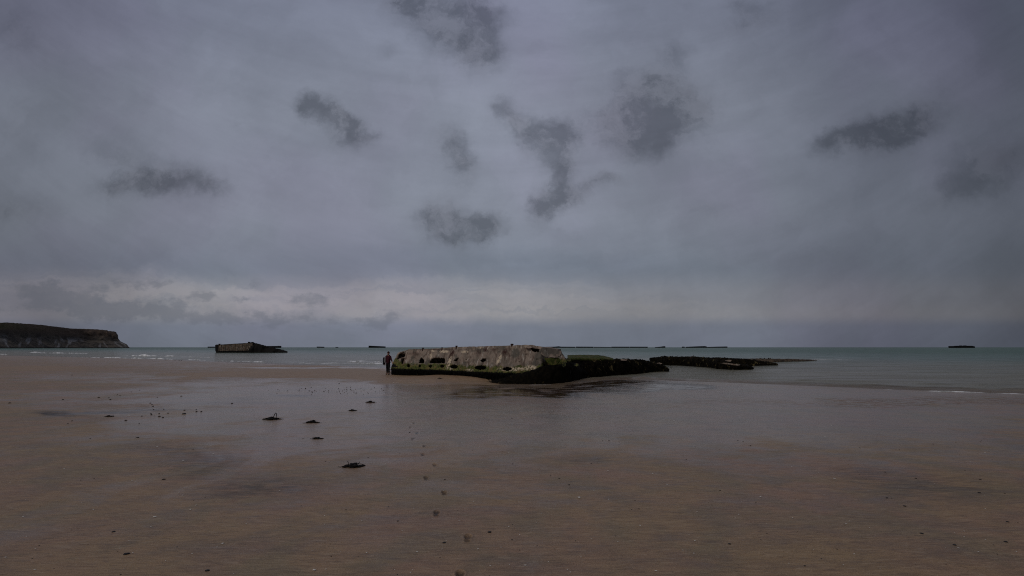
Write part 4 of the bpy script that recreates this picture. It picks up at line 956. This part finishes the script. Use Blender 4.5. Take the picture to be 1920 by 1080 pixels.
# ------------------------------------------------------------------ the person
def skin(name, joints, bones, m, parent, sub=2):
    me = bpy.data.meshes.new(name); me.from_pydata([j[0] for j in joints], bones, []); me.materials.append(m)
    o = bpy.data.objects.new(name, me); C.objects.link(o); o.parent = parent
    sk = o.modifiers.new('skin', 'SKIN'); sk.use_smooth_shade = True
    for i_, j in enumerate(joints): r_ = j[1]; me.skin_vertices[0].data[i_].radius = r_ if isinstance(r_, tuple) else (r_, r_)
    me.skin_vertices[0].data[0].use_root = True
    s2 = o.modifiers.new('sub', 'SUBSURF'); s2.levels = sub; s2.render_levels = sub; return o
def cloth(name, c1, c2): return simple(name, c1, c2, 14, .85, .004, .2)
m_skin = cloth('skin', lin(178, 128, 108), lin(160, 112, 94)); m_jack = cloth('maroon_fleece', lin(66, 24, 34), lin(46, 18, 25)); m_trou = cloth('black_trousers', lin(30, 27, 30), lin(20, 18, 20))
m_boot = cloth('brown_boots', lin(74, 52, 36), lin(50, 36, 26)); m_hair = cloth('auburn_hair', lin(98, 60, 44), lin(64, 40, 30)); m_grey = cloth('pale_strap', lin(190, 188, 188), lin(160, 158, 160)); m_navy = cloth('dark_nylon', lin(28, 30, 38), lin(18, 20, 26))
pp = atg(727, 702); person = empty('person', (pp.x, pp.y, pp.z), R(-14)); person.scale = (0.98, 0.98, 1.03)
tag(person, 'person in maroon jacket and dark trousers standing at the left end of the big wreck', 'person')
# local frame: +x person's left side as seen on the right of the picture, -y towards the camera
J = [((0, 0, .95), (.135, .10)), ((0, 0, 1.15), (.13, .095)), ((0, .0, 1.38), (.165, .10)), ((0, 0, 1.49), .055), ((0, -.01, 1.57), .052), ((0, -.02, 1.63), (.075, .088)), ((0, -.015, 1.70), (.078, .092)),
     ((.19, 0, 1.40), .055), ((.29, -.05, 1.17), .043), ((.43, -.12, 1.00), .032), ((.48, -.15, .93), .03),
     ((-.19, 0, 1.40), .055), ((-.24, .03, 1.13), .043), ((-.22, -.06, .90), .032), ((-.22, -.08, .82), .03),
     ((.09, 0, .86), .085), ((.10, -.02, .48), .058), ((.10, .02, .10), .042), ((.11, -.10, .04), .035),
     ((-.09, 0, .86), .085), ((-.08, .0, .48), .058), ((-.09, .06, .10), .042), ((-.10, -.06, .04), .035)]
B = [(0, 1), (1, 2), (2, 3), (3, 4), (4, 5), (5, 6), (2, 7), (7, 8), (8, 9), (9, 10), (2, 11), (11, 12), (12, 13), (13, 14), (0, 15), (15, 16), (16, 17), (17, 18), (0, 19), (19, 20), (20, 21), (21, 22)]
# fingers and thumbs, nose
for (h, d, sgn) in ((10, Vector((.45, -.25, -.6)), 1), (14, Vector((.0, -.2, -1)), -1)):
    p0 = Vector(J[h][0]); d.normalize(); sidev = d.cross(Vector((0, 1, .2))).normalized()
    for f_, (off, L_) in enumerate([(-.03, .085), (-.01, .10), (.01, .095), (.03, .075)]):
        a = len(J); J.append((tuple(p0 + d * .05 + sidev * off), .0105)); J.append((tuple(p0 + d * (.05 + L_ * .5) + sidev * off * 1.3 + Vector((0, -.01, 0))), .0095)); J.append((tuple(p0 + d * (.05 + L_ * .9) + sidev * off * 1.2 + Vector((0, -.03, .005))), .008))
        B += [(h, a), (a, a + 1), (a + 1, a + 2)]
    a = len(J); J.append((tuple(p0 + d * .02 - sidev * .045), .012)); J.append((tuple(p0 + d * .06 - sidev * .06), .010)); B += [(h, a), (a, a + 1)]
a = len(J); J.append(((0, -.125, 1.635), .012)); B.append((5, a))
skin('body', J, B, m_skin, person)
skin('jacket', [((0, 0, .76), (.19, .15)), ((0, 0, 1.10), (.19, .15)), ((0, 0, 1.36), (.20, .15)), ((0, 0, 1.47), .115), ((0, -.005, 1.56), .085), ((.20, 0, 1.40), .082), ((.30, -.05, 1.17), .066), ((.42, -.115, 1.01), .052), ((-.20, 0, 1.40), .082), ((-.25, .03, 1.13), .066), ((-.225, -.055, .92), .052)],
     [(0, 1), (1, 2), (2, 3), (3, 4), (2, 5), (5, 6), (6, 7), (2, 8), (8, 9), (9, 10)], m_jack, person)
skin('trousers', [((0, 0, 1.02), (.15, .13)), ((.09, 0, .84), .108), ((.10, -.02, .48), .082), ((.10, .02, .09), .072), ((-.09, 0, .84), .108), ((-.08, 0, .48), .082), ((-.09, .06, .09), .072)], [(0, 1), (1, 2), (2, 3), (0, 4), (4, 5), (5, 6)], m_trou, person)
for s_, x_, y_ in ((1, .11, 0), (-1, -.10, .04)):
    skin('boot', [((x_, y_ + .03, .10), .056), ((x_, y_ + .03, .045), .05), ((x_, y_ - .07, .045), (.05, .045)), ((x_, y_ - .15, .035), (.045, .035))], [(0, 1), (1, 2), (2, 3)], m_boot, person, 1)
bm = bmesh.new(); bmesh.ops.create_uvsphere(bm, u_segments=24, v_segments=16, radius=1, matrix=Matrix.Translation((0, .012, 1.69)) @ Matrix.Diagonal((.102, .118, .125, 1)))
bmesh.ops.delete(bm, geom=[v_ for v_ in bm.verts if (v_.co.y < -.055 and v_.co.z < 1.74) or v_.co.z < 1.60], context='VERTS')
for v_ in bm.verts: v_.co += mn.noise_vector(v_.co * 30) * .008
me = bpy.data.meshes.new('hair'); bm.to_mesh(me); bm.free(); me.materials.append(m_hair); o = bpy.data.objects.new('hair', me); C.objects.link(o); o.parent = person
for x_ in (-.032, .032):
    for nm, r_, y_, z_, mm in (('eye', .011, -.098, 1.665, m_grey),):
        bm = bmesh.new(); bmesh.ops.create_uvsphere(bm, u_segments=10, v_segments=8, radius=r_, matrix=Matrix.Translation((x_, y_, z_))); me = bpy.data.meshes.new(nm); bm.to_mesh(me); bm.free(); me.materials.append(mm); o = bpy.data.objects.new(nm, me); C.objects.link(o); o.parent = person
for x_ in (-.082, .082):
    bm = bmesh.new(); bmesh.ops.create_uvsphere(bm, u_segments=10, v_segments=8, radius=1, matrix=Matrix.Translation((x_, 0, 1.66)) @ Matrix.Diagonal((.012, .022, .034, 1))); me = bpy.data.meshes.new('ear'); bm.to_mesh(me); bm.free(); me.materials.append(m_skin); o = bpy.data.objects.new('ear', me); C.objects.link(o); o.parent = person
bm = bmesh.new(); bmesh.ops.create_uvsphere(bm, u_segments=12, v_segments=8, radius=1, matrix=Matrix.Translation((0, -.098, 1.60)) @ Matrix.Diagonal((.026, .008, .007, 1))); me = bpy.data.meshes.new('mouth'); bm.to_mesh(me); bm.free(); me.materials.append(m_hair); o = bpy.data.objects.new('mouth', me); C.objects.link(o); o.parent = person
# backpack slung on the far shoulder
bag = empty('backpack', (pp.x - .24, pp.y + .02, pp.z + .80), R(-8)); tag(bag, 'dark bag with pale edge slung on the shoulder of the standing person', 'backpack')
def rbox(name, c0, s_, m, parent, bv=.03):
    bm = bmesh.new(); bmesh.ops.create_cube(bm, size=1, matrix=Matrix.Translation(c0) @ Matrix.Diagonal((*s_, 1))); bmesh.ops.bevel(bm, geom=bm.edges, offset=bv, segments=3, affect='EDGES', profile=.5)
    me = bpy.data.meshes.new(name); bm.to_mesh(me); bm.free(); me.materials.append(m); me.polygons.foreach_set('use_smooth', [True] * len(me.polygons)); o = bpy.data.objects.new(name, me); C.objects.link(o); o.parent = parent; return o
rbox('bag_body', (-.09, 0, .28), (.15, .26, .60), m_navy, bag, .05); rbox('front_pocket', (-.06, -.14, .18), (.12, .06, .28), m_navy, bag, .02); rbox('strap', (.035, -.14, .40), (.06, .05, .48), m_grey, bag, .02)

# ------------------------------------------------------------------ render settings
def ordinal(n):
    w_ = ['leftmost', 'second', 'third', 'fourth', 'fifth', 'sixth', 'seventh', 'eighth', 'ninth', 'tenth', 'eleventh', 'twelfth', 'thirteenth', 'fourteenth', 'fifteenth', 'sixteenth', 'seventeenth', 'eighteenth', 'nineteenth', 'twentieth']
    t_ = ['twenty-first', 'twenty-second', 'twenty-third', 'twenty-fourth', 'twenty-fifth', 'twenty-sixth', 'twenty-seventh', 'twenty-eighth', 'twenty-ninth', 'thirtieth', 'thirty-first', 'thirty-second', 'thirty-third', 'thirty-fourth', 'thirty-fifth', 'thirty-sixth']
    return (w_ + t_)[n]
for grp, what in (('black pebbles scattered at left', 'black pebble {} of those strewn around the dark streak at left'), ('dark stones on the sand bar', 'dark stone {} of those on the sand bar'),
                  ('larger white shells on the foreground sand', 'open white fan shell {} of the larger ones in the foreground'), ('white specks on the sand bar', 'white shell speck {} of those on the pale sand bar')):
    L_ = sorted([o for o in C.objects if o.get('group') == grp], key=lambda o: o.location.x / o.location.y)
    for k, o in enumerate(L_): o['label'] = what.format('leftmost' if k == 0 else ordinal(k) + ' from left')
S.cycles.filter_width = 1.1
S.render.engine = 'CYCLES'; S.render.resolution_x = 1024; S.render.resolution_y = 576
S.cycles.max_bounces = 6; S.cycles.use_denoising = False
